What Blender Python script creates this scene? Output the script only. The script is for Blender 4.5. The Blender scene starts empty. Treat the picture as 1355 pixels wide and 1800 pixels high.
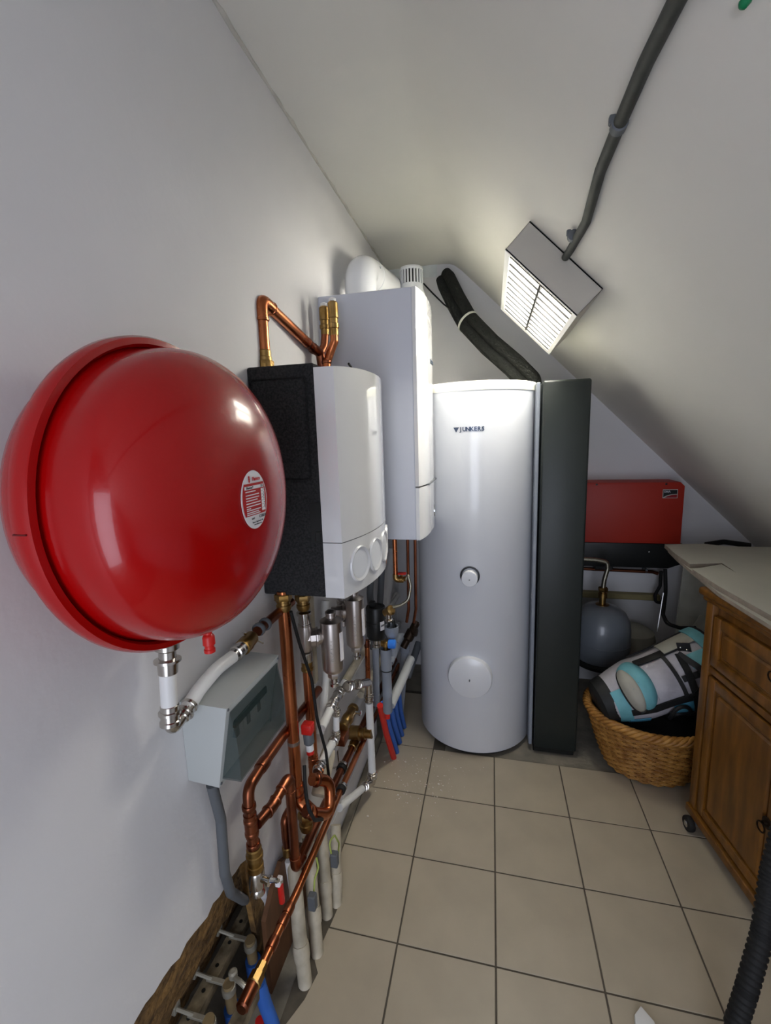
import bpy, bmesh, math, random
from mathutils import Vector, Matrix, Quaternion
random.seed(7)
PI = math.pi
scene = bpy.context.scene
COL = scene.collection

# ------------------------------------------------------------------ camera
cam_data = bpy.data.cameras.new('camera')
cam = bpy.data.objects.new('camera', cam_data)
COL.objects.link(cam)
cam_data.sensor_fit = 'HORIZONTAL'
cam_data.sensor_width = 36.0
cam_data.lens = 782.0 / 1355.0 * 36.0
cam_data.clip_start = 0.02
_y, _p, _r = -0.236224, -0.164031, -0.031992        # yaw, pitch, roll
_f = Vector((math.sin(_y) * math.cos(_p), math.cos(_y) * math.cos(_p), math.sin(_p)))
_rt = Vector((math.cos(_y), -math.sin(_y), 0))
_up = _rt.cross(_f)
_rt2 = math.cos(_r) * _rt + math.sin(_r) * _up
_up2 = -math.sin(_r) * _rt + math.cos(_r) * _up
_m = Matrix((_rt2, _up2, -_f)).transposed().to_4x4()
_m.translation = Vector((0.2858, -1.1592, 1.6145))
cam.matrix_world = _m
scene.camera = cam

# ------------------------------------------------------------------ world, daylight, exposure
world = bpy.data.worlds.new('world')
scene.world = world
world.use_nodes = True
world.node_tree.nodes['Background'].inputs[0].default_value = (0.75, 0.85, 1.0, 1)
world.node_tree.nodes['Background'].inputs[1].default_value = 0.6
vs = scene.view_settings
vs.view_transform = 'Standard'
vs.look = 'None'
vs.exposure = 0.15
vs.gamma = 1.0
vs.use_curve_mapping = False

def area(name, loc, rot, sx, sy, power, col):
    l = bpy.data.lights.new(name, 'AREA')
    l.shape = 'RECTANGLE'; l.size = sx; l.size_y = sy; l.energy = power; l.color = col
    o = bpy.data.objects.new(name, l); COL.objects.link(o)
    o.location = loc; o.rotation_euler = rot
    return o
# daylight through the open doorway behind the photographer
area('doorway_daylight', (0.34, -2.52, 0.96), (math.radians(90), 0, 0), 0.9, 1.82, 22.0, (0.80, 0.85, 1.0))

# ------------------------------------------------------------------ materials
def lin(c):
    c = c.lstrip('#')
    v = [int(c[i:i + 2], 16) / 255 for i in (0, 2, 4)]
    return tuple(((x / 12.92) if x <= .04045 else ((x + .055) / 1.055) ** 2.4) for x in v) + (1,)
MATS = {}
def mat(name, color, rough=.5, metal=0., var=0., vscale=8., color2=None, bump=0., bscale=60., coat=0.,
        spec=.5, emit=0., alpha=1., trans=0., stretch=None, detail=4., ior=1.45, rvar=0.):
    if name in MATS: return MATS[name]
    m = bpy.data.materials.new(name); m.use_nodes = True
    nt = m.node_tree; b = nt.nodes['Principled BSDF']
    c = lin(color); b.inputs['Base Color'].default_value = c
    b.inputs['Roughness'].default_value = rough; b.inputs['Metallic'].default_value = metal
    b.inputs['Specular IOR Level'].default_value = spec
    b.inputs['IOR'].default_value = ior
    if coat: b.inputs['Coat Weight'].default_value = coat; b.inputs['Coat Roughness'].default_value = .06
    if trans: b.inputs['Transmission Weight'].default_value = trans
    if alpha < 1: b.inputs['Alpha'].default_value = alpha
    if emit:
        b.inputs['Emission Color'].default_value = c; b.inputs['Emission Strength'].default_value = emit
    if var or bump or rvar:
        tc = nt.nodes.new('ShaderNodeTexCoord'); mp = nt.nodes.new('ShaderNodeMapping')
        if stretch: mp.inputs['Scale'].default_value = stretch
        nt.links.new(tc.outputs['Object'], mp.inputs['Vector'])
    if var or rvar:
        n = nt.nodes.new('ShaderNodeTexNoise'); n.inputs['Scale'].default_value = vscale; n.inputs['Detail'].default_value = detail
        nt.links.new(mp.outputs[0], n.inputs['Vector'])
        if var:
            r = nt.nodes.new('ShaderNodeValToRGB')
            c2 = lin(color2) if color2 else tuple(x * (1 - var) for x in c[:3]) + (1,)
            r.color_ramp.elements[0].position = .35; r.color_ramp.elements[1].position = .65
            r.color_ramp.elements[0].color = c2; r.color_ramp.elements[1].color = c
            nt.links.new(n.outputs['Fac'], r.inputs['Fac']); nt.links.new(r.outputs['Color'], b.inputs['Base Color'])
        if rvar:
            mr = nt.nodes.new('ShaderNodeMapRange')
            mr.inputs['To Min'].default_value = max(0, rough - rvar); mr.inputs['To Max'].default_value = rough + rvar
            nt.links.new(n.outputs['Fac'], mr.inputs['Value']); nt.links.new(mr.outputs[0], b.inputs['Roughness'])
    if bump:
        n2 = nt.nodes.new('ShaderNodeTexNoise'); n2.inputs['Scale'].default_value = bscale; n2.inputs['Detail'].default_value = 3
        nt.links.new(mp.outputs[0], n2.inputs['Vector'])
        bp = nt.nodes.new('ShaderNodeBump'); bp.inputs['Strength'].default_value = bump; bp.inputs['Distance'].default_value = .01
        nt.links.new(n2.outputs['Fac'], bp.inputs['Height']); nt.links.new(bp.outputs['Normal'], b.inputs['Normal'])
    MATS[name] = m
    return m
WALL = mat('wall_paint', '#e0dfe0', .75, var=.05, vscale=2.2, bump=.05, bscale=55)
CEIL = mat('ceiling_paint', '#e4e2da', .8, var=.05, vscale=1.6, bump=.05, bscale=40)
TILE = mat('floor_tile', '#b0a591', .42, var=.10, vscale=6, bump=.02, bscale=250, detail=8)
GROUT = mat('grout', '#5d564a', .9, var=.25, vscale=30)
CONC = mat('concrete', '#8b8578', .9, var=.35, vscale=9, bump=.25, bscale=40, detail=8)
RED = mat('red_enamel', '#a30204', .24, spec=.35, coat=.35, bump=.02, bscale=140)
REDP = mat('red_plastic', '#c4201a', .4)
BLUEP = mat('blue_plastic', '#2f78d8', .4)
WHITEP = mat('white_enamel', '#e4e6ea', .22, coat=.4)
WHITEG = mat('white_gloss_cover', '#dfdfdf', .08, coat=1.)
WPIPE = mat('white_pipe', '#e6e6e4', .4, var=.05, vscale=15)
BPIPE = mat('beige_pipe', '#cfc6b2', .55, var=.25, vscale=11, color2='#a39a86')
EPP = mat('black_foam', '#2f2f30', .95, var=.45, vscale=160, color2='#1b1b1c', bump=.4, bscale=260, detail=2)
COPPER = mat('copper', '#c4794f', .28, 1., var=.4, vscale=7, color2='#a35d3a', rvar=.08, stretch=(1, 1, 1))
COPPERD = mat('aged_copper', '#9a5c40', .34, 1., var=.5, vscale=8, color2='#6f4130', rvar=.1)
BRASS = mat('brass', '#a88a58', .36, 1., var=.3, vscale=20, color2='#8f6f3c', rvar=.08)
NICKEL = mat('nickel', '#cfcac3', .22, 1., var=.15, vscale=25)
STEELB = mat('brushed_steel', '#cbc3be', .33, 1., var=.12, vscale=6)
CHROME = mat('chrome', '#d8d8d8', .1, 1.)
BLACKP = mat('black_plastic', '#151716', .42)
BLACKR = mat('black_rubber', '#131313', .7)
GREYP = mat('grey_plastic', '#868c96', .45, var=.08, vscale=9)
GREYD = mat('dark_grey_plastic', '#5c6064', .55)
GREYL = mat('light_grey_plastic', '#b6b8b8', .45, var=.05, vscale=9)
ANTH = mat('anthracite_metal', '#1f2523', .42, var=.06, vscale=2)
INSUL = mat('black_insulation', '#20221e', .8, var=.5, vscale=60, color2='#121310', bump=.5, bscale=90)
GREEN = mat('green_plastic', '#0f7a4c', .4)
OAK = mat('oak_wood', '#7b4f17', .42, var=.30, vscale=5, color2='#5a380c', stretch=(6, 6, 1), coat=.15, detail=6)
OAKD = mat('dark_wood_groove', '#4a2a0c', .6)
# ------------------------------------------------------------------ mesh helpers
def V(*a): return Vector(a[0]) if len(a) == 1 else Vector(a)
def frame(d):
    d = d.normalized()
    a = Vector((0, 0, 1)) if abs(d.z) < .9 else Vector((1, 0, 0))
    u = d.cross(a).normalized(); w = d.cross(u).normalized()
    return u, w
def box(bm, lo, hi, bev=0., seg=2, M=None):
    lo, hi = V(lo), V(hi)
    r = bmesh.ops.create_cube(bm, size=1.0)
    vs_ = r['verts']; c = (lo + hi) / 2; s = hi - lo
    for v in vs_: v.co = Vector((v.co.x * s.x, v.co.y * s.y, v.co.z * s.z)) + c
    if bev:
        es = list({e for v in vs_ for e in v.link_edges})
        rr = bmesh.ops.bevel(bm, geom=es, offset=bev, segments=seg, profile=.5, affect='EDGES')
        vs_ = list({v for f in rr['faces'] for v in f.verts} | {v for v in vs_ if v.is_valid})
    if M is not None:
        vv = set(vs_)
        stack = list(vv)
        while stack:
            v = stack.pop()
            for e in v.link_edges:
                o = e.other_vert(v)
                if o not in vv: vv.add(o); stack.append(o)
        for v in vv: v.co = M @ v.co
def fillet(pts, fr, n=8):
    pts = [V(p) for p in pts]
    if len(pts) < 3 or not fr: return pts
    out = [pts[0]]
    for i in range(1, len(pts) - 1):
        p, a, b = pts[i], pts[i - 1], pts[i + 1]
        da, db = (a - p), (b - p); la, lb = da.length, db.length
        da.normalize(); db.normalize()
        ang = da.angle(db)
        if ang > PI - .03: out.append(p); continue
        r = fr[i] if isinstance(fr, (list, tuple)) else fr
        t = min(r / math.tan(ang / 2), la * .49, lb * .49)
        s, e = p + da * t, p + db * t
        for k in range(n + 1):
            u = k / n
            out.append(s * (1 - u) ** 2 + p * 2 * u * (1 - u) + e * u * u)
    out.append(pts[-1])
    return out
def tube(bm, pts, r, seg=14, fr=0., caps=True, n=8):
    """sweep a circle along a polyline; r is a number or a list"""
    pts = fillet(pts, fr, n)
    q = [pts[0]]
    for p in pts[1:]:
        if (p - q[-1]).length > 1e-5: q.append(p)
    pts = q
    N = len(pts)
    tg = []
    for i in range(N):
        a = pts[max(i - 1, 0)]; b = pts[min(i + 1, N - 1)]
        tg.append((b - a).normalized())
    u, w = frame(tg[0])
    rings = []
    for i in range(N):
        if i:
            ax = tg[i - 1].cross(tg[i])
            if ax.length > 1e-7:
                R_ = Quaternion(ax.normalized(), tg[i - 1].angle(tg[i]))
                u = R_ @ u
            u = (u - tg[i] * u.dot(tg[i])).normalized()
        w = tg[i].cross(u)
        rr = r[min(i, len(r) - 1)] if isinstance(r, (list, tuple)) else r
        rings.append([bm.verts.new(pts[i] + (u * math.cos(2 * PI * k / seg) + w * math.sin(2 * PI * k / seg)) * rr) for k in range(seg)])
    for i in range(N - 1):
        a, b = rings[i], rings[i + 1]
        for k in range(seg):
            k2 = (k + 1) % seg
            bm.faces.new((a[k], a[k2], b[k2], b[k]))
    if caps:
        bm.faces.new(rings[0][::-1]); bm.faces.new(rings[-1])
def lathe(bm, prof, org, d, seg=24, caps=True):
    """prof: list of (radius, distance along d)"""
    d = V(d).normalized(); org = V(org); u, w = frame(d)
    rings = []
    for r, h in prof:
        if r < 1e-6: rings.append([bm.verts.new(org + d * h)])
        else: rings.append([bm.verts.new(org + d * h + (u * math.cos(2 * PI * k / seg) + w * math.sin(2 * PI * k / seg)) * r) for k in range(seg)])
    for a, b in zip(rings, rings[1:]):
        for k in range(seg):
            k2 = (k + 1) % seg
            if len(a) == 1 and len(b) == 1: continue
            if len(a) == 1: bm.faces.new((a[0], b[k2], b[k]))
            elif len(b) == 1: bm.faces.new((a[k], a[k2], b[0]))
            else: bm.faces.new((a[k], a[k2], b[k2], b[k]))
    if caps:
        if len(rings[0]) > 1: bm.faces.new(rings[0][::-1])
        if len(rings[-1]) > 1: bm.faces.new(rings[-1])
def prism(bm, poly, o, u, v, h, bev=0.):
    """polygon (2-D points in u, v) extruded by h along u x v"""
    o, u, v = V(o), V(u), V(v); n = u.cross(v).normalized()
    a = [bm.verts.new(o + u * x + v * y) for x, y in poly]
    b = [bm.verts.new(p.co + n * h) for p in a]
    N = len(poly)
    bm.faces.new(a[::-1]); top = bm.faces.new(b)
    for i in range(N):
        j = (i + 1) % N
        bm.faces.new((a[i], a[j], b[j], b[i]))
    if bev:
        bmesh.ops.bevel(bm, geom=list(top.edges), offset=bev, segments=2, profile=.5, affect='EDGES')
def hexnut(bm, c, d, r, h, n=6):
    d = V(d).normalized(); c = V(c)
    lathe(bm, [(r * .93, 0), (r, h * .12), (r, h * .88), (r * .93, h)], c - d * h / 2, d, n)
def grid(bm, fn, nu, nv, closed_u=False):
    rows = [[bm.verts.new(fn(i / (nu if closed_u else nu - 1), j / (nv - 1))) for i in range(nu)] for j in range(nv)]
    for j in range(nv - 1):
        for i in range(nu if closed_u else nu - 1):
            i2 = (i + 1) % nu
            bm.faces.new((rows[j][i], rows[j][i2], rows[j + 1][i2], rows[j + 1][i]))
    return rows
def thicken(bm, th):
    """give an open sheet a real thickness"""
    bm.normal_update()
    bmesh.ops.solidify(bm, geom=list(bm.faces), thickness=th)

ORG = {}
def root_org(o):
    while o.parent is not None: o = o.parent
    return o.location.copy()
def mk(name, bm, m, parent=None, label=None, sharp=.6, smooth=True, recalc=True):
    if recalc: bmesh.ops.recalc_face_normals(bm, faces=list(bm.faces))
    bm.normal_update()
    if smooth:
        for f in bm.faces: f.smooth = True
        for e in bm.edges:
            if len(e.link_faces) == 2 and e.calc_face_angle(0) > sharp: e.smooth = False
    if parent is not None: org = root_org(parent)
    else:
        xs = [v.co for v in bm.verts]
        org = Vector(((min(p.x for p in xs) + max(p.x for p in xs)) / 2, (min(p.y for p in xs) + max(p.y for p in xs)) / 2, min(p.z for p in xs)))
    for v in bm.verts: v.co -= org
    me = bpy.data.meshes.new(name); bm.to_mesh(me); bm.free()
    me.materials.append(m)
    o = bpy.data.objects.new(name, me); COL.objects.link(o)
    if parent is not None: o.parent = parent
    else: o.location = org
    if label: o['label'] = label
    return o
def tag(o, label, cat, group=None, kind=None):
    o['label'] = label
    if cat: o['category'] = cat
    if group: o['group'] = group
    if kind: o['kind'] = kind
    return o
def thing(name, label, cat, loc, group=None):
    o = bpy.data.objects.new(name, None); COL.objects.link(o)
    o.empty_display_size = .05; o.location = V(loc)
    return tag(o, label, cat, group)
def B(): return bmesh.new()
def q(name, m, parent, fn, *a, label=None, sharp=.6, **k):
    """one-call part: fn(bm, ...) wrapped into an object"""
    bm = bmesh.new(); fn(bm, *a, **k)
    return mk(name, bm, m, parent, label, sharp)
def text(name, s, size, M, m, parent, ext=.0006, align='CENTER', sx=1., shear=0., bold=0.):
    cu = bpy.data.curves.new(name, 'FONT'); cu.body = s; cu.size = size; cu.extrude = ext
    cu.align_x = align; cu.align_y = 'CENTER'; cu.resolution_u = 3; cu.shear = shear; cu.offset = bold
    t = bpy.data.objects.new(name + '_curve', cu)
    me = bpy.data.meshes.new_from_object(t)
    bpy.data.objects.remove(t); bpy.data.curves.remove(cu)
    bm = bmesh.new(); bm.from_mesh(me); bpy.data.meshes.remove(me)
    for v in bm.verts: v.co = M @ Vector((v.co.x * sx, v.co.y, v.co.z))
    return mk(name, bm, m, parent, recalc=False, smooth=False)
def basis(o, u, v):
    u, v = V(u).normalized(), V(v).normalized(); n = u.cross(v)
    M = Matrix((u, v, n)).transposed().to_4x4(); M.translation = V(o)
    return M
def ringpart(name, m, parent, c, d, r, h, bulge=1.0):
    """collar / bead around a pipe, centred on c"""
    d = V(d).normalized(); c = V(c)
    return q(name, m, parent, lathe, [(r * .94, -h / 2), (r * bulge, -h * .3), (r * bulge, h * .3), (r * .94, h / 2)], c, d, 18)
def pipe_run(parent, pts, r, m, fr=.03, elbows=True, fm=None, pname='pipe', fname='elbow', beads=True):
    """a pipe with a solder or press fitting around every bend"""
    pts = [V(p) for p in pts]; fm = fm or m
    o = q(pname, m, parent, tube, pts, r, 16, fr)
    if elbows:
        for i in range(1, len(pts) - 1):
            p = pts[i]; a = (pts[i - 1] - p); b = (pts[i + 1] - p)
            la, lb = a.length, b.length; a.normalize(); b.normalize()
            ang = a.angle(b)
            if ang > PI - .15: continue
            t = min(fr / math.tan(ang / 2), la * .49, lb * .49)
            ea = min(t + r * 1.3, la * .95); eb = min(t + r * 1.3, lb * .95)
            bm = B(); tube(bm, [p + a * ea, p, p + b * eb], r * 1.13, 16, fr)
            if beads:
                for dd, ee in ((a, ea), (b, eb)):
                    lathe(bm, [(r * 1.12, -r * .22), (r * 1.24, -r * .12), (r * 1.24, r * .12), (r * 1.12, r * .22)], p + dd * (ee - r * .15), dd, 16)
            mk(fname, bm, fm, parent)
    return o
# ------------------------------------------------------------------ the room
XW, YB = -0.37, 1.80
RZ = 2.661                                    # flat ceiling height
def struct(o): o['kind'] = 'structure'; return o
rnd = random.Random(3)
# left wall: thin plastered leaf, broken open low down near the camera
edge = []
for i in range(34):
    y = -1.0 + .80 * i / 33
    edge.append((y, .545 - .075 * ((y + 1.0) / .8) ** 2 + rnd.uniform(-.008, .008)))
edge += [(-.186, .45), (-.168, .42), (-.165, .36), (-.14, .33), (-.137, .24), (-.12, .2), (-.118, .1), (-.12, -.05)]
poly = [(1.9, -.05), (1.9, 2.75), (-2.5, 2.75), (-2.5, -.05), (-1.0, -.05)] + edge
bm = B(); prism(bm, poly, (XW - .022, 0, 0), (0, 1, 0), (0, 0, 1), .022)
wall_left = struct(mk('wall_left', bm, WALL, smooth=False))
CHIP = mat('chipboard', '#94713f', .95, var=.6, vscale=22, color2='#5c4529', bump=.8, bscale=55, detail=8)
edge2 = [(y, z - .022 - rnd.uniform(0, .012)) for y, z in edge[:34]] + [(-.20, .40), (-.19, .3), (-.17, .12), (-.17, -.05)]
bm = B(); prism(bm, [(1.2, -.05), (1.2, .8), (-1.6, .8), (-1.6, -.05), (-1.0, -.05)] + edge2, (XW - .040, 0, 0), (0, 1, 0), (0, 0, 1), .018)
mk('chipboard', bm, CHIP, wall_left, smooth=False)
bm = B(); grid(bm, lambda u, v: Vector((-.405 - .36 * max(0, .5 - (-.06 + .86 * v)) - .012 * (1 + math.sin(9 * u + 4 * v) * math.sin(7 * v + 2)) - rnd.uniform(0, .014), -1.3 + 1.5 * u, -.06 + .86 * v)), 60, 36)
thicken(bm, -.03)
struct(mk('wall_inner', bm, CHIP, sharp=1.2))
bm = B(); box(bm, (-.70, YB, -.1), (2.1, YB + .1, 2.8)); struct(mk('wall_back', bm, WALL))
bm = B(); box(bm, (1.9, -2.5, -.1), (2.0, YB, 1.1)); struct(mk('wall_right', bm, WALL))
# rear wall behind the photographer with an open doorway
DX0, DX1, DZ = -.12, .80, 1.88
bm = B(); prism(bm, [(-.40, -.1), (DX0, -.1), (DX0, DZ), (DX1, DZ), (DX1, -.1), (2.0, -.1), (2.0, .75), (.08, RZ + .02), (-.40, RZ + .02)], (0, -2.5, 0), (1, 0, 0), (0, 0, 1), .08)
struct(mk('wall_rear', bm, WALL, smooth=False))
# ceiling: flat strip, soft crease, then a 45 degree roof slope
prof = [(-.40, RZ), (-.02, RZ), (.03, RZ - .006), (.06, RZ - .018), (.10, RZ - .05), (1.95, RZ - 1.90), (2.05, RZ - 1.90), (2.05, 2.85), (-.40, 2.85)]
bm = B(); prism(bm, prof, (0, YB + .05, 0), (1, 0, 0), (0, 0, 1), 4.35)
struct(mk('ceiling', bm, CEIL, sharp=.5))
# irregular plaster bead in the wall / ceiling joint
bm = B()
tube(bm, [(XW + .001 + rnd.uniform(-.002, .003), -1.2 + .05 * k, RZ + rnd.uniform(-.003, .002)) for k in range(60)], [rnd.uniform(.003, .009) for k in range(60)], 8)
struct(mk('trim_3', bm, mat('joint_plaster', '#cecbc2', .9, var=.2, vscale=12), sharp=2))
# floor slab, grout bed and tiles
bm = B(); box(bm, (-.75, -2.5, -.12), (2.0, YB + .05, -.006)); floor = struct(mk('floor', bm, CONC))
T = .31
bm = B(); box(bm, (-.285, -1.3, -.007), (1.86, 3 * T, -.0022)); mk('grout_bed', bm, GROUT, floor)
bm = B(); box(bm, (-.285, 3 * T, -.007), (.06, 1.45, -.0022)); mk('grout_bed', bm, GROUT, floor)
g = .0028
def tile_mesh():
    bm = B(); box(bm, (-T / 2 + g, -T / 2 + g, -.006), (T / 2 - g, T / 2 - g, 0), .0012, 1)
    me = bpy.data.meshes.new('floor_tile'); bmesh.ops.recalc_face_normals(bm, faces=list(bm.faces)); bm.to_mesh(me); bm.free()
    me.materials.append(TILE); return me
tme = tile_mesh()
forg = floor.location
for i in range(0, 6):
    for j in range(-4, 3):
        o = bpy.data.objects.new('floor_tile', tme); COL.objects.link(o); o.parent = floor
        o.location = Vector(((i + .5) * T, (j + .5) * T, 0)) - forg
for j in range(-4, 4):                          # cut tiles along the pipes
    y0, y1 = j * T + g, (j + 1) * T - g
    xl = -.283
    if j == 0: pl = [(-g, y0), (-g, y1), (xl, y1), (xl, .115), (-.222, .105), (-.232, y0)]
    elif j == -1: pl = [(-g, y0), (-g, y1), (-.234, y1), (-.245, -.10), (-.222, -.13), (-.236, -.2), (-.285, y0)]
    elif j == 3: y1 = 1.42; pl = [(-g, y0), (-g, y1), (xl, y1), (xl, y0)]
    else: pl = [(-g, y0), (-g, y1), (xl, y1), (xl, y0)]
    bm = B(); prism(bm, pl[::-1], (0, 0, -.006), (1, 0, 0), (0, 1, 0), .006); mk('floor_tile', bm, TILE, floor, smooth=False)
SKIRT = mat('grey_edge_strip', '#8d8675', .8, var=.2, vscale=20)
bm = B(); box(bm, (-.312, .13, -.006), (-.2855, .95, .010), .002, 1); struct(mk('trim_1', bm, SKIRT))
bm = B(); box(bm, (-.334, .20, -.006), (-.322, 1.0, .10), .002, 1); struct(mk('trim_2', bm, WALL))
# plaster crumbs on the tiles
bm = B()
for k in range(150):
    x, y = rnd.gauss(-.02, .10), rnd.gauss(.70, .10)
    if x < -.25 or y > .92: continue
    s = rnd.uniform(.001, .0032) * (1.8 if rnd.random() < .06 else 1)
    r = bmesh.ops.create_icosphere(bm, subdivisions=1, radius=s)
    for v in r['verts']: v.co = Vector((v.co.x * rnd.uniform(.7, 1.5) + x, v.co.y + y, max(v.co.z * .6 + s * .5, 0)))
tag(mk('plaster_crumbs', bm, mat('plaster', '#d8d4ca', .9)), 'white plaster crumbs scattered on the tiles in front of the tall white tank', 'crumbs', kind='stuff')
# ------------------------------------------------------------------ red expansion vessel on the left wall
VX, VY, VZ = -.24, -.518, 1.530
ves = thing('expansion_vessel', 'large round red expansion vessel hung on the left wall, nearest the camera', 'expansion vessel', (XW, VY, VZ - .25))
prof = [(.0, -.122), (.10, -.122)] + [(.231 * (1 - u ** 3) ** (1 / 3), -.012 - .11 * u) for u in [.95, .9, .8, .7, .55, .4, .25, .1, 0]] + [(.236, -.004)]
q('rear_shell', RED, ves, lathe, prof, (VX, VY, VZ), (1, 0, 0), 72, False)
prof = [(.236, .004), (.2325, .012), (.232, .035)] + [(.232 * max(0, 1 - u ** 2.5) ** .4, .035 + .12 * u) for u in [.08 * k for k in range(1, 12)] + [.93, .97, .99, 1.0]]
fs = q('front_shell', RED, ves, lathe, prof, (VX, VY, VZ), (1, 0, 0), 72, False)
prof = [(.233, -.018), (.243, -.019), (.250, -.014), (.2525, -.006), (.2525, .006), (.249, .013), (.240, .014), (.236, .008)]
rim = q('clamp_rim', RED, ves, lathe, prof, (VX, VY, VZ), (1, 0, 0), 96, False)
# seam of the clamp ring, near the camera side
sy, sz = VY - .2515, VZ - .012
q('rim_seam', mat('seam_red', '#5a0406', .5), rim, box, (VX - .010, sy - .0013, sz - .0009), (VX + .009, sy + .006, sz + .0009))
q('valve_cap', REDP, ves, lathe, [(.007, -.035), (.007, -.002), (.009, 0), (.011, .004), (.011, .018), (.0085, .020), (.0085, .026), (.010, .027), (.010, .033), (.0, .036)], (-0.2150, -0.4914, 1.2708), (0, 0, -1), 16)
q('wall_bracket', RED, ves, box, (XW, VY - .06, VZ - .12), (XW + .02, VY + .06, VZ + .12), .004, 1)
# oval sticker on the dome apex, slightly domed with it
AX = VX + .155
def dome(y, z, off=.0008):
    r = math.hypot(y, z) / .232
    return Vector((VX + .035 + .12 * (max(0, 1 - r ** 2.5)) ** .4 + off, VY + y, VZ - .006 + z))
bm = B()
def oval(u, v):
    a = 2 * PI * u; rr = .001 + v * .999
    return dome(.0395 * rr * math.cos(a), .047 * rr * math.sin(a), .0009)
grid(bm, oval, 48, 8, True); thicken(bm, .0006)
LABW = mat('label_paper', '#e8e4e6', .5); LABR = mat('label_red', '#b3161a', .5); LABK = mat('label_ink', '#3a3338', .6)
lab = mk('label_sticker', bm, LABW, fs, 'oval white and red type label')
bm = B()
def redpatch(u, v):
    z = -.024 + .051 * v
    hw = .0385 * math.sqrt(max(0, 1 - (z / .047) ** 2)) - .002
    return dome(-hw + 2 * hw * u, z, .0022)
grid(bm, redpatch, 12, 10); thicken(bm, .0003)
# children of front_shell so that the hierarchy stays at three levels
mk('label_print_red', bm, LABR, fs)
def patch(y0, y1, z0, z1, off=.0028):
    bm = B(); grid(bm, lambda u, v: dome(y0 + (y1 - y0) * u, z0 + (z1 - z0) * v, off), 5, 3); thicken(bm, .0002); return bm
def label_line(y0, y1, z, h, m): mk('label_print', patch(y0, y1, z - h / 2, z + h / 2), m, fs)
label_line(-.030, .029, .0205, .0052, LABW)
label_line(.019, .030, -.002, .0365, LABW)
for k, (w, z) in enumerate([(.030, .0145), (.040, .009), (.040, .0045), (.034, .0005), (.043, -.004), (.043, -.0085), (.012, -.012), (.043, -.015), (.036, -.0185), (.040, -.0215)]):
    label_line(-.028, -.028 + w, z, .0016, LABW)
for z in (.0125, .0065, .0015, -.0035, -.010, -.0155):
    label_line(.019, .030, z, .0005, LABK)
    label_line(.026, .0285, z + .0025, .002, LABK)
def ltext(s, size, y, z, m, **k):
    p = dome(y, z, .0033)
    text('label_text', s, size, basis(p, (0, 1, 0), (0, 0, 1)), m, fs, .0002, **k)
ltext('Flamco', .0085, .006, .0335, LABR, bold=.0002)
ltext('Flexcon P', .0052, -.0155, .0205, LABK, bold=.0001)
ltext('25 l', .0052, .022, .0205, LABK)
ltext('CE0036', .007, .018, -.0285, LABK)
ltext('16027', .004, -.012, -.0290, LABK)
ltext('Flamco  Bunschoten  NL', .0034, .002, -.0352, LABK)
ltext('www.flamco.com', .0034, .002, -.0392, LABK)
bm = B()
for k in range(3):
    lathe(bm, [(.0022, 0), (.0022, .0004)], dome(-.0135, .0305 + .0032 * k, .0020), (1, 0, 0), 8)
mk('label_print', bm, LABR, fs)

# ------------------------------------------------------------------ hydraulic module: black foam body, white cover
MY0, MY1, MZ0, MZ1 = -.012, .49, 1.168, 1.818
mod = thing('hydraulic_module', 'black foam hydraulic module with glossy white bowed cover between red vessel and boiler', 'heating module', (XW, (MY0 + MY1) / 2, MZ0))
q('foam_body', EPP, mod, box, (XW, MY0, MZ0), (-.174, MY1, MZ1), .006, 2)
# recessed plug on the near side: a plate proud of a groove
q('side_plug', EPP, mod, box, (-.362, MY0 - .006, MZ0 + .34), (-.196, MY0 + .004, MZ1 - .035), .012, 3)
q('side_slot', BLACKP, mod, box, (-.208, MY0 - .0015, 1.33), (-.176, MY0 + .002, 1.445))
q('side_plate', BLACKP, mod, box, (-.195, MY0 - .005, 1.332), (-.178, MY0, 1.362), .002, 1)
def front_x(u, bow=.048): return -.118 + bow * (1 - (2 * u - 1) ** 2)
def cover(name, z0, z1, m, top=False, holes=()):
    """bowed cover with a 6 cm deep flange; front surface bows outwards"""
    bm = B(); N = 40
    outl = [(front_x(k / N), MY0 + (MY1 - MY0) * k / N) for k in range(N + 1)]
    pl = [(-.1745, MY0)] + outl + [(-.1745, MY1)]
    def ztop(y):
        u = (y - MY0) / (MY1 - MY0)
        return z1 - (.03 * (max(0, abs(2 * u - 1) - .35) / .65) ** 2 * (1 if u > .5 else .25) if top else 0)
    lo = [bm.verts.new((x, y, z0)) for x, y in pl]; hi = [bm.verts.new((x, y, ztop(y))) for x, y in pl]
    n = len(pl)
    for i in range(n):
        j = (i + 1) % n
        bm.faces.new((lo[i], lo[j], hi[j], hi[i]))
    bm.faces.new(hi)
    bm.faces.new(lo[::-1])
    es = [e for e in bm.edges if abs(e.verts[0].co.x + .1745) > .001 and abs(e.verts[1].co.x + .1745) > .001 and e.calc_face_angle(0) > .5]
    bmesh.ops.bevel(bm, geom=es, offset=.006, segments=3, profile=.5, affect='EDGES')
    return bm
mk('upper_cover', cover('u', 1.331, 1.813, WHITEG, True), WHITEG, mod, sharp=.9)
lc = mk('lower_cover', cover('l', MZ0, 1.3285, WHITEG), WHITEG, mod, sharp=.9)
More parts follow.
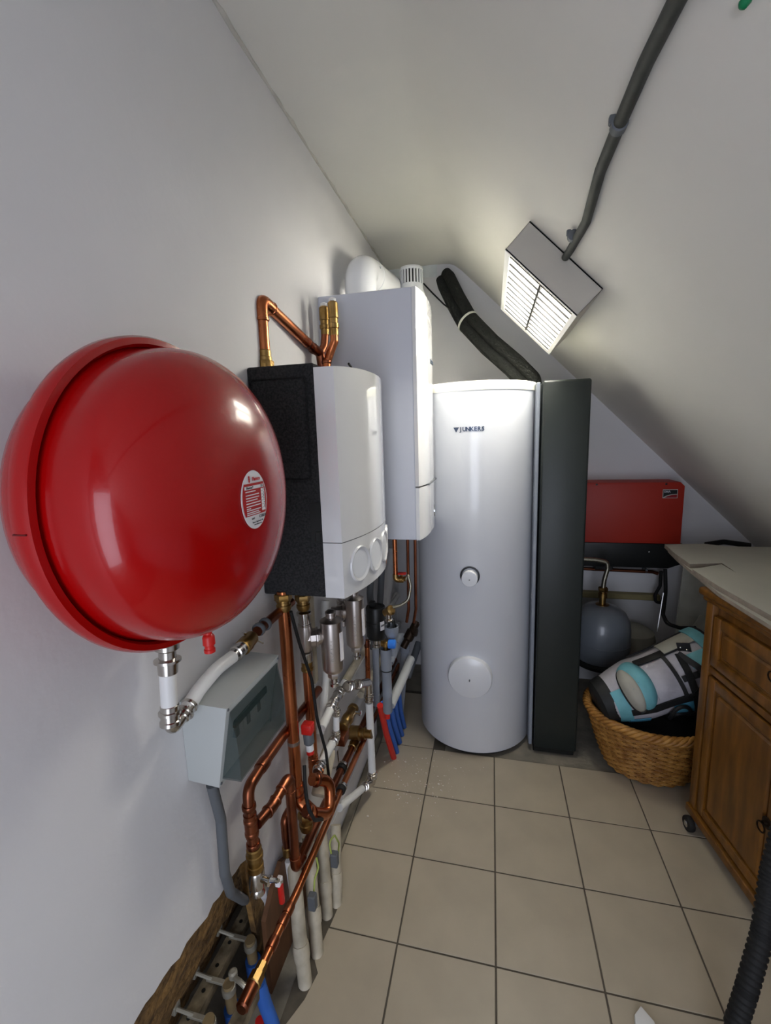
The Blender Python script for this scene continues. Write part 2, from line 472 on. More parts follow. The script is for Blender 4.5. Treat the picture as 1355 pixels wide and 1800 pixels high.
for u in (.16, .375, .59, .805):                # four round dished windows
    y = MY0 + (MY1 - MY0) * u; x = front_x(u)
    nx = Vector((1, -(front_x(u + .01) - front_x(u - .01)) / (.02 * (MY1 - MY0)), 0)).normalized()
    R_ = .053
    bm = B()
    lathe(bm, [(R_ * .2, .0004), (R_ * .80, .0010), (R_ * .86, .0022), (R_ * .93, .0052), (R_ * .97, .0058), (R_, .0050), (R_ * 1.03, -.001)], Vector((x, y, 1.250)), nx, 40, False)
    mk('round_window', bm, WHITEG, lc, sharp=1.0)
    q('window_disc', WHITEP, lc, lathe, [(R_ * .80, .0004), (R_ * .80, .0014), (R_ * .3, .0012), (0, .0011)], Vector((x, y, 1.250)), nx, 30)

# ------------------------------------------------------------------ wall-hung boiler
BY0, BY1, BZ0, BZ1 = .561, .985, 1.208, 2.160
boi = thing('wall_boiler', 'tall white wall-hung boiler beside the round white tank', 'boiler', (XW, (BY0 + BY1) / 2, BZ0))
BODYW = mat('boiler_enamel', '#cfd2dc', .45)
q('casing', BODYW, boi, box, (XW, BY0, BZ0), (-.004, BY1, BZ1), .003, 1)
def bfx(u): return .010 + .022 * (1 - abs(2 * u - 1) ** 3.0)
def bcover(z0, z1, rt=0., rb=0.):
    bm = B(); N = 28; W_ = BY1 - BY0
    def zt(u): return z1 - (rt * (1 - math.sqrt(max(0, 1 - ((max(0, u - .45)) / .55) ** 2))) if rt else 0)
    def zb(u): return z0 + (rb * (1 - math.sqrt(max(0, 1 - ((max(0, u - .55)) / .45) ** 2))) if rb else 0)
    us = [k / N for k in range(N + 1)]
    F = [(bm.verts.new((bfx(u), BY0 + W_ * u, zb(u))), bm.verts.new((bfx(u), BY0 + W_ * u, zt(u)))) for u in us]
    K = [(bm.verts.new((-.004, BY0 + W_ * u, zb(u))), bm.verts.new((-.004, BY0 + W_ * u, zt(u)))) for u in us]
    for i in range(N):
        bm.faces.new((F[i][0], F[i + 1][0], F[i + 1][1], F[i][1]))
        bm.faces.new((K[i][1], K[i + 1][1], K[i + 1][0], K[i][0]))
        bm.faces.new((F[i][1], F[i + 1][1], K[i + 1][1], K[i][1]))
        bm.faces.new((F[i + 1][0], F[i][0], K[i][0], K[i + 1][0]))
    bm.faces.new((F[0][0], F[0][1], K[0][1], K[0][0])); bm.faces.new((F[N][1], F[N][0], K[N][0], K[N][1]))
    return bm
mk('front_cover', bcover(1.424, BZ1, rt=.05), WHITEG, boi)
flap = mk('control_flap', bcover(BZ0, 1.418, rb=.03), WHITEG, boi)
u_ = .80; yk = BY0 + (BY1 - BY0) * u_
q('round_dial', CHROME, flap, lathe, [(.030, .0), (.030, .004), (.026, .006), (.020, .002), (0, .002)], (bfx(u_) - .002, yk, 1.275), (1, .1, 0), 28)
q('grip_lip', GREYD, flap, box, (bfx(.5) - .01, BY0 + .10, 1.419), (bfx(.5) + .004, BY0 + .36, 1.424))
LOGO = mat('logo_grey', '#4b5563', .3, .6)
text('logo', 'JUNKERS', .022, basis((bfx(.62) + .001, BY0 + .27, 1.93), (0, 1, 0), (0, 0, 1)), LOGO, boi, .0008, bold=.0004)

# ------------------------------------------------------------------ flue and ceiling plate
flue = thing('flue_elbow', 'white flue elbow running from the boiler top back to the ceiling plate', 'flue pipe', (-.24, .80, 2.15))
FX = -.262
q('flue_pipe', WHITEP, flue, tube, [(FX, .80, 2.155), (FX, .80, 2.322), (FX + .02, 1.35, 2.40), (FX + .03, 1.79, 2.43)], .068, 32, .08, True, 12)
for c, d in (((FX + .005, .96, 2.345), (.03, 1, .13)),):
    q('flue_collar', WHITEP, flue, lathe, [(.067, -.02), (.071, -.018), (.071, .018), (.067, .02)], c, d, 32, False)
q('test_port', GREYP, flue, lathe, [(.006, 0), (.006, .004), (0, .005)], (FX + .066, .88, 2.352), (1, -.2, .3), 12)
PL = mat('zinc_plate', '#dde2e2', .5, .0, var=.1, vscale=14)
pla = thing('wall_plate', 'flat grey metal plate with four screws closing the flue hole high on the back wall', 'plate', (-0.2197, 1.7900, 2.6281))
bm = B(); box(bm, (-0.4008, 1.7920, 2.5912), V((-0.0492, 1.7980, 2.6839)), .0015, 1); mk('plate', bm, PL, pla)
for c in ((-0.3858, 1.7900, 2.6930), (-0.0764, 1.7900, 2.6777)):
    q('screw', GREYD, pla, lathe, [(.006, 0), (.005, .004), (0, .005)], V(c) + Vector((0, 0, -.004)), (0, -1, 0), 10)

# vent stack with slotted cap between boiler and tank
vx, vy = V((-0.1270, 1.3000, 2.4450)).x, 1.30
vz = V((-0.1280, 1.3000, 2.3979)).z
VR = .060
ven = thing('vent_pipe', 'white vertical vent pipe with slotted cap standing behind the boiler top', 'vent pipe', (vx, vy, 1.86))
q('pipe', WHITEP, ven, lathe, [(VR * 1.18, 1.859 - vz), (VR * 1.18, -.055), (VR * 1.03, -.018), (VR, 0)], (vx, vy, vz), (0, 0, 1), 32)
q('slot_core', BLACKP, ven, lathe, [(VR * .86, -.002), (VR * .86, .072)], (vx, vy, vz), (0, 0, 1), 24)
q('cap', WHITEP, ven, lathe, [(VR, .066), (VR * 1.03, .071), (VR * .98, .082), (0, .087)], (vx, vy, vz), (0, 0, 1), 32)
for k in range(22):
    a = 2 * PI * k / 22; c = Vector((vx + VR * .965 * math.cos(a), vy + VR * .965 * math.sin(a), vz + .034))
    M = Matrix.Translation(c) @ Matrix.Rotation(a, 4, 'Z')
    q('slat', WHITEP, ven, box, (-.003, -.0042, -.036), (.003, .0042, .036), 0, 1, M)

# ------------------------------------------------------------------ tall white storage tank
TX, TY, TR, TH = .20, 1.212, .300, 1.818
tank = thing('storage_tank', 'tall white cylindrical storage tank standing at the back wall', 'tank', (TX, TY, 0))
TANKM = mat('tank_foil', '#dfe2e8', .2, coat=.25, var=.02, vscale=3)
q('jacket', TANKM, tank, lathe, [(TR - .03, .018), (TR - .004, .020), (TR, .026), (TR, TH - .002)], (TX, TY, 0), (0, 0, 1), 96)
CREAM = mat('cap_cream', '#e6e6da', .35)
q('top_cap', CREAM, tank, lathe, [(TR - .01, TH - .004), (TR + .004, TH - .004), (TR + .004, TH + .030), (TR - .002, TH + .036), (0, TH + .040)], (TX, TY, 0), (0, 0, 1), 96)
q('base_ring', BLACKR, tank, lathe, [(TR - .03, 0), (TR - .022, 0), (TR - .022, .022), (TR - .03, .022)], (TX, TY, 0), (0, 0, 1), 64)
for a in (200, 340, 90):
    a = math.radians(a)
    q('foot', BLACKR, tank, lathe, [(.022, 0), (.022, .012), (.016, .02)], (TX + (TR - .05) * math.cos(a), TY + (TR - .05) * math.sin(a), 0), (0, 0, 1), 16)
def tk(ang, r=TR): return Vector((TX + r * math.sin(ang), TY - r * math.cos(ang), 0))
a0 = math.asin(max(-1, min(1, (.190 - TX) / TR)))
def disc_on_tank(name, z, R_, prof, m, label=None):
    c = tk(a0); c.z = z; n = Vector((math.sin(a0), -math.cos(a0), 0))
    return q(name, m, tank, lathe, prof, c, n, 56, label=label)
q('dial_ring', BLACKP, tank, lathe, [(.0465, -.02), (.0465, .004), (.038, .005), (.038, -.02)], tk(a0) + Vector((0, 0, .957)), (math.sin(a0), -math.cos(a0), 0), 48, False)
disc_on_tank('dial_cap', .950, .04, [(.0375, -.02), (.0375, .030), (.036, .033), (0, .034)], WHITEP)
disc_on_tank('flange_cover', .440, .1, [(.108, -.045), (.108, .012), (.104, .020), (.100, .022), (0, .023)], WHITEP)
for z in (.947, .434):
    c = tk(a0); c.z = z
    q('centre_pin', GREYD, tank, lathe, [(.003, .02), (.003, .036), (0, .037)], c, (math.sin(a0), -math.cos(a0), 0), 10)
LOGOB = mat('logo_blue_grey', '#3d4a60', .3, .5)
# logo wraps the jacket: triangle, then letters one by one
zl = 1.642; s0 = -.072
p = s0
tri = tk((.19 - TX + p) / TR, TR + .001)
bm = B(); ang = (p + .01 - .01) / TR
M = basis(tk(p / TR, TR + .0005) + Vector((0, 0, zl)), (math.cos(p / TR), math.sin(p / TR), 0), (0, 0, 1))
prism(bm, [tuple(a) for a in ((-.013, .011), (0, -.012), (.013, .011))], M.translation, M.col[0].xyz, M.col[1].xyz, .002)
mk('logo_triangle', bm, LOGOB, tank)
for k, ch in enumerate('JUNKERS'):
    p = s0 + .021 + .0165 * k
    text('logo_letter', ch, .026, basis(tk(p / TR, TR + .001) + Vector((0, 0, zl + .001)), (math.cos(p / TR), math.sin(p / TR), 0), (0, 0, 1)), LOGOB, tank, .0012, bold=.0008)

# ------------------------------------------------------------------ black solar station cover beside the tank
blk = thing('station_cover', 'tall narrow black metal cover standing right of the white tank', 'cover', (.59, 1.15, 0))
YF = 1.0
q('panel', ANTH, blk, box, (.507, YF, .028), (.710, 1.36, 1.846), .010, 3)
q('side_strip', GREYP, blk, box, (.482, YF + .02, .03), (.499, YF + .10, 1.842), .003, 1)
q('base', BLACKP, blk, box, (.505, YF + .012, 0), (.700, 1.35, .028), .004, 1)

# ------------------------------------------------------------------ louvre lamp on the roof slope
UD = Vector((1, 0, -1)).normalized(); VD = Vector((0, 1, 0)); ND = Vector((-1, 0, -1)).normalized()
LO = Vector((.405, .512, 2.306)); L1, L2, LT = .328, .735, .112
def LM(u, v, n): return LO + UD * u + VD * v + ND * n
lamp = thing('louvre_lamp', 'white box lamp with lit slatted louvre mounted on the sloping ceiling', 'lamp', LM(L1 / 2, L2 / 2, 0))
SLAT_SHADE = mat('louvre_edge_shade', '#141414', .7)  # near-black colour paints the shade on unlit louvre edges and divider
LW = mat('lamp_housing', '#b9b5ac', .55); LWI = mat('lamp_reflector', '#f2f2f0', .4)
MB = Matrix((UD, VD, ND)).transposed().to_4x4(); MB.translation = LO
def lbox(name, m, a, b, bev=0., par=lamp): return q(name, m, par, box, a, b, bev, 1, MB)
t_ = .0015
lbox('back_plate', LWI, (0, 0, .002), (L1, L2, .006))
hs = lbox('side_panel', LW, (0, 0, .002), (L1, t_, LT)); lbox('side_panel', LW, (0, L2 - t_, .002), (L1, L2, LT))
lbox('side_panel', LW, (0, 0, .002), (t_, L2, LT)); lbox('side_panel', LW, (L1 - t_, 0, .002), (L1, L2, LT))
fw = .017
lbox('rim', LWI, (0, 0, LT - .004), (fw * 1.25, L2, LT + .001)); lbox('rim', LWI, (L1 - fw, 0, LT - .004), (L1, L2, LT + .001))
lbox('rim', LWI, (fw * 1.25, 0, LT - .004), (L1 - fw, .012, LT + .001)); lbox('rim', LWI, (fw * 1.25, L2 - fw * 2.2, LT - .004), (L1 - fw, L2, LT + .001))
NSL = 11
for k in range(NSL):
    v = .03 + (L2 - .085) * k / (NSL - 1)
    sl = lbox('louvre_slat', LWI, (fw * 1.25, v, LT - .026), (L1 - fw, v + .002, LT - .0062))
    lbox('slat_edge_shade', SLAT_SHADE, (fw * 1.25, v, LT - .0062), (L1 - fw, v + .003, LT - .0005), 0., sl)  # added lip strip, its dark colour draws the shaded slat edge
lbox('louvre_divider', SLAT_SHADE, (L1 / 2 - .0038, .012, LT - .026), (L1 / 2 + .0038, L2 - .03, LT))
LAMP_E = mat('lamp_light', '#fffbf0', .5, emit=38.)
for s in (.27, .73):
    lbox('lit_tube', LAMP_E, (L1 * s - .045, .05, .045), (L1 * s + .045, L2 - .09, .060))
lbox('mounting_foot', LW, (L1 - .10, L2 - .02, 0.0), (L1 - .02, L2 + .012, .006))

# ------------------------------------------------------------------ dark conduit on the slope
con = thing('ceiling_conduit', 'dark grey cable conduit clipped along the sloping ceiling up to the lamp', 'conduit', (0.5142, -0.1382, 2.1799))
CONM = mat('conduit', '#3d403b', .6, var=.3, vscale=30)
pts = [V(.56, -2.40, 2.133), V(.55, -1.4, 2.143), V(.535, -.62, 2.158), (0.5198, -0.3958, 2.1728), (0.5148, -0.2872, 2.1778), (0.5137, -0.1400, 2.1789), (0.5137, 0.0097, 2.1790), (0.5264, 0.2280, 2.1662), (0.5189, 0.4325, 2.1723), (0.5143, 0.4911, 2.1740)]
q('conduit', CONM, con, tube, pts, .0125, 14, .10)
for pp, dd in (((0.5133, -0.1418, 2.1779), (.0, .17, 0)), ((0.5124, 0.3438, 2.1788), (.0, .1, 0))):
    q('clip', GREYD, con, lathe, [(.0130, -.010), (.0150, -.009), (.0150, .009), (.0130, .010)], pp, (0, 1, .02), 16)
    q('clip_foot', GREYD, con, box, V(pp) - Vector((.018, .006, -.002)), V(pp) + Vector((-.006, .006, .018)), .002, 1)

# ------------------------------------------------------------------ insulated solar pipes from wall to tank top
ins = thing('insulated_pipe', 'thick black insulated twin pipe from the back wall down to the tank top', 'pipe', (.3, 1.6, 1.86))
ip = [(-.005, 1.757, 2.575), (.012, 1.735, 2.54), (.075, 1.66, 2.40), (.145, 1.58, 2.262), (.27, 1.50, 2.11), (.40, 1.44, 1.98), (.485, 1.40, 1.88), (.50, 1.395, 1.80)]
for s, nm in ((-1, 'insulation'), (1, 'insulation')):
    off = Vector((.021, -.008, .019)) * s
    pp = [V(p) + off for p in ip]; pp[0] = V(ip[0]) + off * .7; pp[-1] = V(ip[-1]) + off * .6
    q(nm, INSUL, ins, tube, pp, .033, 18, .06)
tdir = (V(ip[4]) - V(ip[3])).normalized()
STR = mat('pale_strap', '#cfcfc4', .5)
q('strap', STR, ins, lathe, [(.0635, -.007), (.0655, -.006), (.0655, .006), (.0635, .007)], V(ip[3]) + Vector((.004, 0, -.004)), tdir, 24, False)
cab_ = thing('thin_cable', 'thin black cable sagging from the ceiling plate to the insulated pipe', 'cable', (-0.1084, 1.7000, 2.5228))
q('cable', BLACKR, cab_, tube, [(-0.1221, 1.7000, 2.5306), (-0.0654, 1.6800, 2.4644), (0.0039, 1.6600, 2.3884), (0.0834, 1.6200, 2.3171)], .0045, 8, .05)
# ------------------------------------------------------------------ red and black inverter on the back wall
inv = thing('inverter', 'red and black wall inverter in the dark corner right of the black cover', 'inverter', (1.08, YB, .80))
IR = mat('inverter_red', '#a62410', .5)
IY = 1.62
bm = B(); x0, x1, z0, z1 = .72, 1.335, .968, 1.322
prism(bm, [(x0, z0), (x1, z0), (x1, z1 - .022), (x1 - .022, z1), (x0 + .022, z1), (x0, z1 - .022)], (0, YB, 0), (1, 0, 0), (0, 0, 1), YB - IY, .004)
mk('red_cover', bm, IR, inv)
bm = B(); prism(bm, [(x0, z0 - .004), (x0, z0 - .13), (x0 + .02, z0 - .150), (x1 - .05, z0 - .150), (x1 + .02, z0 - .12), (x1 + .02, z0 - .004)][::-1], (0, YB, 0), (1, 0, 0), (0, 0, 1), YB - IY - .012, .004)
bc = mk('black_housing', bm, BLACKP, inv)
q('latch', BLACKP, inv, box, (.90, 1.66, z0 - .18), (1.0, 1.74, z0 - .146), .004, 1)
for x in (.88, 1.24):
    q('screw', BLACKP, inv, lathe, [(.006, 0), (.006, .004), (0, .005)], (x, IY + .001, z1 - .010), (0, -1, 0), 10)
q('status_lamp', CHROME, inv, lathe, [(.004, 0), (.003, .003), (0, .004)], (1.18, IY + .011, z0 - .052), (0, -1, 0), 10)
bx0, bx1, bz0, bz1 = 1.225, 1.300, 1.232, 1.282
q('badge', mat('badge_white', '#bdb6b2', .4), inv, box, (bx0, IY - .003, bz0), (bx1, IY + .001, bz1))
def bpoly(name, pts, m, h):
    bm = B(); prism(bm, pts, (0, IY - .003, 0), (1, 0, 0), (0, 0, 1), h); mk(name, bm, m, inv)
bpoly('badge_black', [(bx0 + .003, bz0 + .006), (bx0 + .020, bz0 + .016), (bx0 + .045, bz0 + .023), (bx1 - .003, bz0 + .025), (bx1 - .003, bz1 - .003), (bx0 + .003, bz1 - .003)], BLACKP, .001)
bpoly('badge_red', [(bx0 + .010, bz0 + .003), (bx1 - .003, bz0 + .003), (bx1 - .003, bz0 + .021), (bx0 + .045, bz0 + .019), (bx0 + .024, bz0 + .012)], mat('badge_red', '#8e1620', .4), .001)
text('badge_text', 'SMA', .017, basis((bx0 + .022, IY - .0046, bz1 - .013), (1, 0, 0), (0, 0, 1)), mat('badge_ink', '#c9c9d2', .4), inv, .0003, bold=.0004)

# ------------------------------------------------------------------ small grey vessel with braided hose
GV = mat('grey_enamel', '#6f757c', .3, coat=.3)
gx, gy, gR = .895, 1.42, .150
gv = thing('grey_vessel', 'small grey expansion vessel with a steel hose on top, below the red inverter', 'vessel', (gx, gy, .30))
q('shell', GV, gv, lathe, [(.0, .300), (.05, .302), (.11, .322), (.140, .36), (gR, .42), (gR, .452), (gR + .0025, .455), (gR, .458), (gR, .525), (.143, .575), (.122, .618), (.085, .648), (.04, .660), (0, .662)], (gx, gy, 0), (0, 0, 1), 56)
q('bottom_band', BLACKR, gv, lathe, [(.120, .318), (.146, .322), (.150, .34), (.142, .352)], (gx, gy, 0), (0, 0, 1), 40)
q('wall_bracket', BLACKP, gv, box, (gx - .05, gy + .08, .318), (gx + .05, YB, .336), .002, 1)
q('nozzle', BRASS, gv, lathe, [(.036, .655), (.036, .662), (.017, .664), (.017, .70), (.023, .702), (.023, .728), (.016, .730), (.016, .76)], (gx, gy, 0), (0, 0, 1), 20)
q('union_nut', BRASS, gv, hexnut, (gx, gy, .748), (0, 0, 1), .026, .022)
BRAID = mat('steel_braid', '#a8a392', .38, 1., var=.3, vscale=220)
q('steel_hose', BRAID, gv, tube, [(gx, gy, .755), (gx + .003, gy, .80), (gx + .018, gy, .87), (gx + .014, gy, .905), (gx - .04, gy, .915), (gx - .17, gy, .92)], .012, 14, .045)
# copper pipe along the back wall
cp = thing('wall_copper_pipe', 'thin copper pipe running level along the back wall behind the grey vessel', 'pipe', (.95, 1.74, .78))
q('pipe', COPPERD, cp, tube, [(.55, 1.74, .775), (1.24, 1.74, .765), (1.27, 1.74, .755)], .011, 12)
for x in (.80, 1.20): q('clip', GREYD, cp, box, (x, 1.73, .758), (x + .012, YB, .782))
sk = thing('wall_socket', 'dark brown twin socket with two screws low on the back wall behind the hose', 'socket', (.77, YB, .66))
q('plate', mat('brown_plastic', '#3a3020', .5), sk, box, (.735, 1.775, .655), (.800, YB, .765), .003, 1)
for z in (.688, .735): q('screw', CHROME, sk, lathe, [(.006, 0), (.006, .003), (0, .004)], (.768, 1.775, z), (0, -1, 0), 10)
q('cover_box', GREYL, sk, box, (.715, 1.781, .640), (.86, YB, .652), .002, 1)
BAT = mat('pine_batten', '#9d9166', .7, var=.25, vscale=6, stretch=(1, 6, 6))
tag(q('wooden_batten', BAT, None, box, (.62, 1.755, .575), (1.30, YB, .612), .003, 1), 'pale wooden batten fixed level on the back wall behind the grey vessel', 'batten')
# pale barrel and leaning sheets behind the bag
GB = mat('dull_white_plastic', '#9c9a8c', .6, var=.1, vscale=5)
tag(q('plastic_barrel', GB, None, lathe, [(.11, 0), (.125, .02), (.125, .38), (.115, .43), (.07, .46), (0, .465)], (1.115, 1.62, 0), (0, 0, 1), 40), 'dull white plastic container standing behind the golf bag', 'container')
SHEET = mat('grey_sheet', '#c2c3b8', .6, var=.2, vscale=9, color2='#adaea2')
M = Matrix.Translation((1.375, 1.44, 0)) @ Matrix.Rotation(math.radians(-10), 4, 'X') @ Matrix.Rotation(math.radians(6), 4, 'Y')
tag(q('leaning_board', SHEET, None, box, (-.12, -.006, 0), (.10, .006, .86), .002, 1, M), 'pale grey board leaning upright below the inverter, left of the wooden cabinet', 'board')
M = Matrix.Translation((1.20, 1.36, 0)) @ Matrix.Rotation(math.radians(-14), 4, 'X') @ Matrix.Rotation(math.radians(30), 4, 'Y')
tag(q('tilted_sheet', SHEET, None, box, (-.12, -.004, .05), (.14, .004, .64), .002, 1, M), 'pale sheet tilted behind the golf bag, in front of the leaning grey board', 'sheet')
cb = thing('black_cable', 'black cable looping down from the inverter in front of the leaning board', 'cable', (1.26, 1.6, .5))
q('cable', BLACKR, cb, tube, [(1.2590, 1.6000, 0.8258), (1.2634, 1.5800, 0.6967), (1.2007, 1.4200, 0.6204), (1.2016, 1.3600, 0.5938), (1.2417, 1.3000, 0.5974), (1.2865, 1.2400, 0.6271)], .010, 10, .06)
q('cable', BLACKR, cb, tube, [(1.2602, 1.6600, 0.7940), (1.2598, 1.6600, 0.7034), (1.2361, 1.6600, 0.6459), (1.2417, 1.6600, 0.6037), (1.2724, 1.6600, 0.5983), (1.2843, 1.6600, 0.6484)], .009, 10, .03)
tag(q('thin_rod', CHROME, None, tube, [(1.2240, 1.5000, 0.7163), (1.1929, 1.4600, 0.5031)], .004, 8), 'thin pale metal rod standing beside the black cable below the inverter', 'rod')

# ------------------------------------------------------------------ wicker basket
WICK = mat('wicker', '#b4833f', .5, var=.4, vscale=24, color2='#85561f')
WICKD = mat('wicker_dark', '#8d5f2b', .55, var=.3, vscale=20)
bxc, byc, BH = 1.035, 1.015, .270
bas = thing('wicker_basket', 'oval wicker laundry basket standing on the tiles left of the wooden cabinet', 'basket', (bxc, byc, 0))
def bas_r(t): return (.185 + .095 * t ** .8, .145 + .085 * t ** .8)
def bas_p(a, t, off=0.):
    rx, ry = bas_r(t)
    dz = .006 * abs(math.cos(a)) ** 2 * t
    return Vector((bxc + (rx + off) * math.cos(a), byc + (ry + off) * math.sin(a), .012 + BH * t + dz))
bm = B(); NST = 40
for k in range(NST):
    a = 2 * PI * k / NST
    tube(bm, [bas_p(a, t) for t in (0, .2, .4, .6, .8, 1.0)], .0052, 6)
st = mk('stakes', bm, WICKD, bas, sharp=2)
for row in range(21):
    bm = B(); t = .01 + .95 * row / 20; N = NST * 2
    pts = []
    for k in range(N + 1):
        a = 2 * PI * k / N + (row % 2) * (2 * PI / NST)
        w = (.0062 if k % 4 == 0 else (-.0042 if k % 4 == 2 else .001))
        pts.append(bas_p(a, t, w))
    for dz in (-.0031, .0031):
        tube(bm, [p + Vector((0, 0, dz)) for p in pts], .0036, 5, caps=False)
    mk('weave_row', bm, WICK, bas, sharp=2)
for k in range(5):                               # rope border
    pts = []
    for i in range(181):
        a = 2 * PI * i / 180; ph = 2 * PI * k / 5 + a * 13
        pts.append(bas_p(a, 1.0, .013 * math.cos(ph)) + Vector((0, 0, .012 + .015 * math.sin(ph))))
    q('border_strand', WICK, bas, tube, pts, .0088, 7, caps=False, sharp=2)
bm = B(); grid(bm, lambda u, v: Vector((bxc + .185 * v * math.cos(2 * PI * u), byc + .145 * v * math.sin(2 * PI * u), .010)), 40, 4, True); thicken(bm, .008)
mk('bottom', bm, WICKD, bas)
# dark cloth filling the basket
bm = B(); grid(bm, lambda u, v: Vector((bxc + .255 * v * math.cos(2 * PI * u), byc + .205 * v * math.sin(2 * PI * u), .262 + .020 * math.sin(7 * u * PI + 5 * v) * v - .02 * v + .03 * abs(math.cos(2 * PI * u)) * v)), 48, 10, True)
thicken(bm, .01)
tag(mk('dark_cloth', bm, mat('black_cloth', '#171613', .95), sharp=2), 'dark cloth lying in the wicker basket under the golf bag', 'cloth')

# ------------------------------------------------------------------ golf bag lying in the basket
GA, GBv = Vector((.815, .950, .362)), Vector((1.290, 1.050, .548))       # low end, high end (axis)
gd = (GBv - GA).normalized(); gl = (GBv - GA).length
gs = Vector((0, -1, 0)); gs = (gs - gd * gs.dot(gd)).normalized()      # towards the viewer
gu = gs.cross(gd).normalized()
if gu.z < 0: gu = -gu
bag = thing('golf_bag', 'light blue, white and black golf bag lying tilted in the wicker basket', 'golf bag', GA)
def brad(t):
    return .102 + .030 * min(1, t / .30) + .030 * t + .004 * math.sin(t * 9)
def bsurf(t, a, off=0.):
    """t along the bag 0..1, a angle: 0 faces the viewer, 90 degrees up"""
    r = brad(t) + off
    return GA + gd * (gl * t) + gs * (r * math.cos(a)) + gu * (r * .92 * math.sin(a))
FW = mat('bag_white', '#b9b6bd', .6, var=.18, vscale=18, bump=.3, bscale=25)
FC = mat('bag_cream', '#aaa89c', .6, var=.12, vscale=14, bump=.2, bscale=20)
FT = mat('bag_teal', '#6fb3bd', .55, var=.2, vscale=16, bump=.2, bscale=22)
FB2 = mat('bag_blue', '#4d93ae', .55, var=.2, vscale=16)
FK = mat('bag_black', '#161718', .6)
bm = B(); grid(bm, lambda u, v: bsurf(v * .98, 2 * PI * u), 48, 28, True); thicken(bm, -.006)
mk('body', bm, FW, bag)
bm = B(); lathe(bm, [(0, -.040), (.07, -.040), (.094, -.028), (.104, 0), (.106, .022), (.100, .024)], GA, gd, 40); mk('boot', bm, FK, bag)
def shell(name, t0, t1, a0, a1, m, off=.004, th=.004, nu=14, nv=14, curve=None, bul=0., par=bag):
    a0, a1 = math.radians(a0), math.radians(a1)
    def fn(u, v):
        t = t0 + (t1 - t0) * v; a = a0 + (a1 - a0) * u
        if curve: t, a = curve(u, v, t, a)
        return bsurf(t, a, off + bul * math.sin(PI * u) * math.sin(PI * v))
    bm = B(); grid(bm, fn, nu, nv); bm.normal_update(); thicken(bm, -th)
    return mk(name, bm, m, par, sharp=1.2)
shell('teal_band', .03, .13, -70, 46, FT)
shell('teal_band', .10, .26, -80, -36, FB2, .007)
# domed end pocket: cream face, black piping, teal side
def pocket(u, v, c, rx, ry, h):
    a = 2 * PI * u; rr = v
    t = c[0] + rx * rr * math.cos(a); an = math.radians(c[1] + ry * rr * math.sin(a))
    return bsurf(t, an, .004 + h * (1 - rr ** 4))
bm = B(); grid(bm, lambda u, v: pocket(u, .02 + .98 * v, (.255, 42), .125, 52, .034), 36, 9, True); thicken(bm, -.004)
mk('end_pocket', bm, FT, bag)
bm = B(); grid(bm, lambda u, v: pocket(u, .02 + .98 * v, (.195, 36), .078, 46, .042), 36, 9, True); thicken(bm, -.004)
mk('pocket_face', bm, FC, bag)
bm = B(); tube(bm, [pocket(i / 40, .97, (.195, 36), .078, 46, .042) + gs * .006 for i in range(41)], .0040, 6, caps=False); mk('pocket_piping', bm, FK, bag)
for a0, a1, t0, t1 in ((72, 86, .34, .74), (-16, -3, .12, .98), (20, 30, .60, .98), (-78, -66, .42, .98)):
    shell('black_strip', t0, t1, a0, a1, FK, .0095, .006, 6, 20)
shell('side_pocket', .46, .97, -66, -18, FB2, .006, .005, 14, 16, bul=.020)
shell('lower_pocket', .50, .95, -112, -78, FW, .008, .005, 10, 12, bul=.016)
bm = B(); tube(bm, [bsurf(.49 + .085 * math.cos(2 * PI * i / 40), math.radians(-42 + 24 * math.sin(2 * PI * i / 40)), .020) for i in range(41)], .0085, 6, caps=False); mk('pocket_piping', bm, FK, bag)
shell('cream_panel', .36, .56, 4, 68, FW, .008, .004, 12, 12, bul=.016)
shell('black_piping', .555, .585, -2, 70, FK, .016, .008, 10, 4)
shell('cream_panel', .60, .98, 74, 106, FC, .012, .004, 10, 14)
shell('black_piping', .34, 1.0, 106, 112, FK, .014, .006, 5, 18)
shell('teal_panel', .72, .96, 34, 58, FT, .007, .004, 10, 12)
def strap(name, pts, w=.020, m=FK):
    pts = [bsurf(t, math.radians(a), o) for t, a, o in pts]; pts = fillet(pts, .02, 5)
    bm = B(); L = []; R_ = []
    for i, p in enumerate(pts):
        d = (pts[min(i + 1, len(pts) - 1)] - pts[max(i - 1, 0)]).normalized(); s = d.cross(gs).normalized()
        L.append(bm.verts.new(p + s * w / 2)); R_.append(bm.verts.new(p - s * w / 2))
    for i in range(len(pts) - 1): bm.faces.new((L[i], R_[i], R_[i + 1], L[i + 1]))
    thicken(bm, .003); return mk(name, bm, m, bag, sharp=1.5)
strap('strap', [(.68, 62, .022), (.655, 34, .026), (.63, 0, .028), (.615, -30, .036), (.59, -60, .034)], .030)
strap('strap', [(.68, 62, .024), (.74, 36, .026), (.80, 8, .028), (.84, -14, .028)], .026)
strap('strap', [(.60, -4, .028), (.70, 8, .026), (.85, 18, .022), (.98, 24, .016)], .028)
bk = strap('rivet_patch', [(.72, 74, .016), (.80, 64, .018)], .044)
for t, a in ((.735, 70), (.775, 74), (.76, 62), (.80, 67)):
    q('rivet', CHROME, bag, lathe, [(.0045, 0), (.004, .003), (0, .0045)], bsurf(t, math.radians(a), .0205), bsurf(t, math.radians(a), .03) - bsurf(t, math.radians(a), .02), 10)
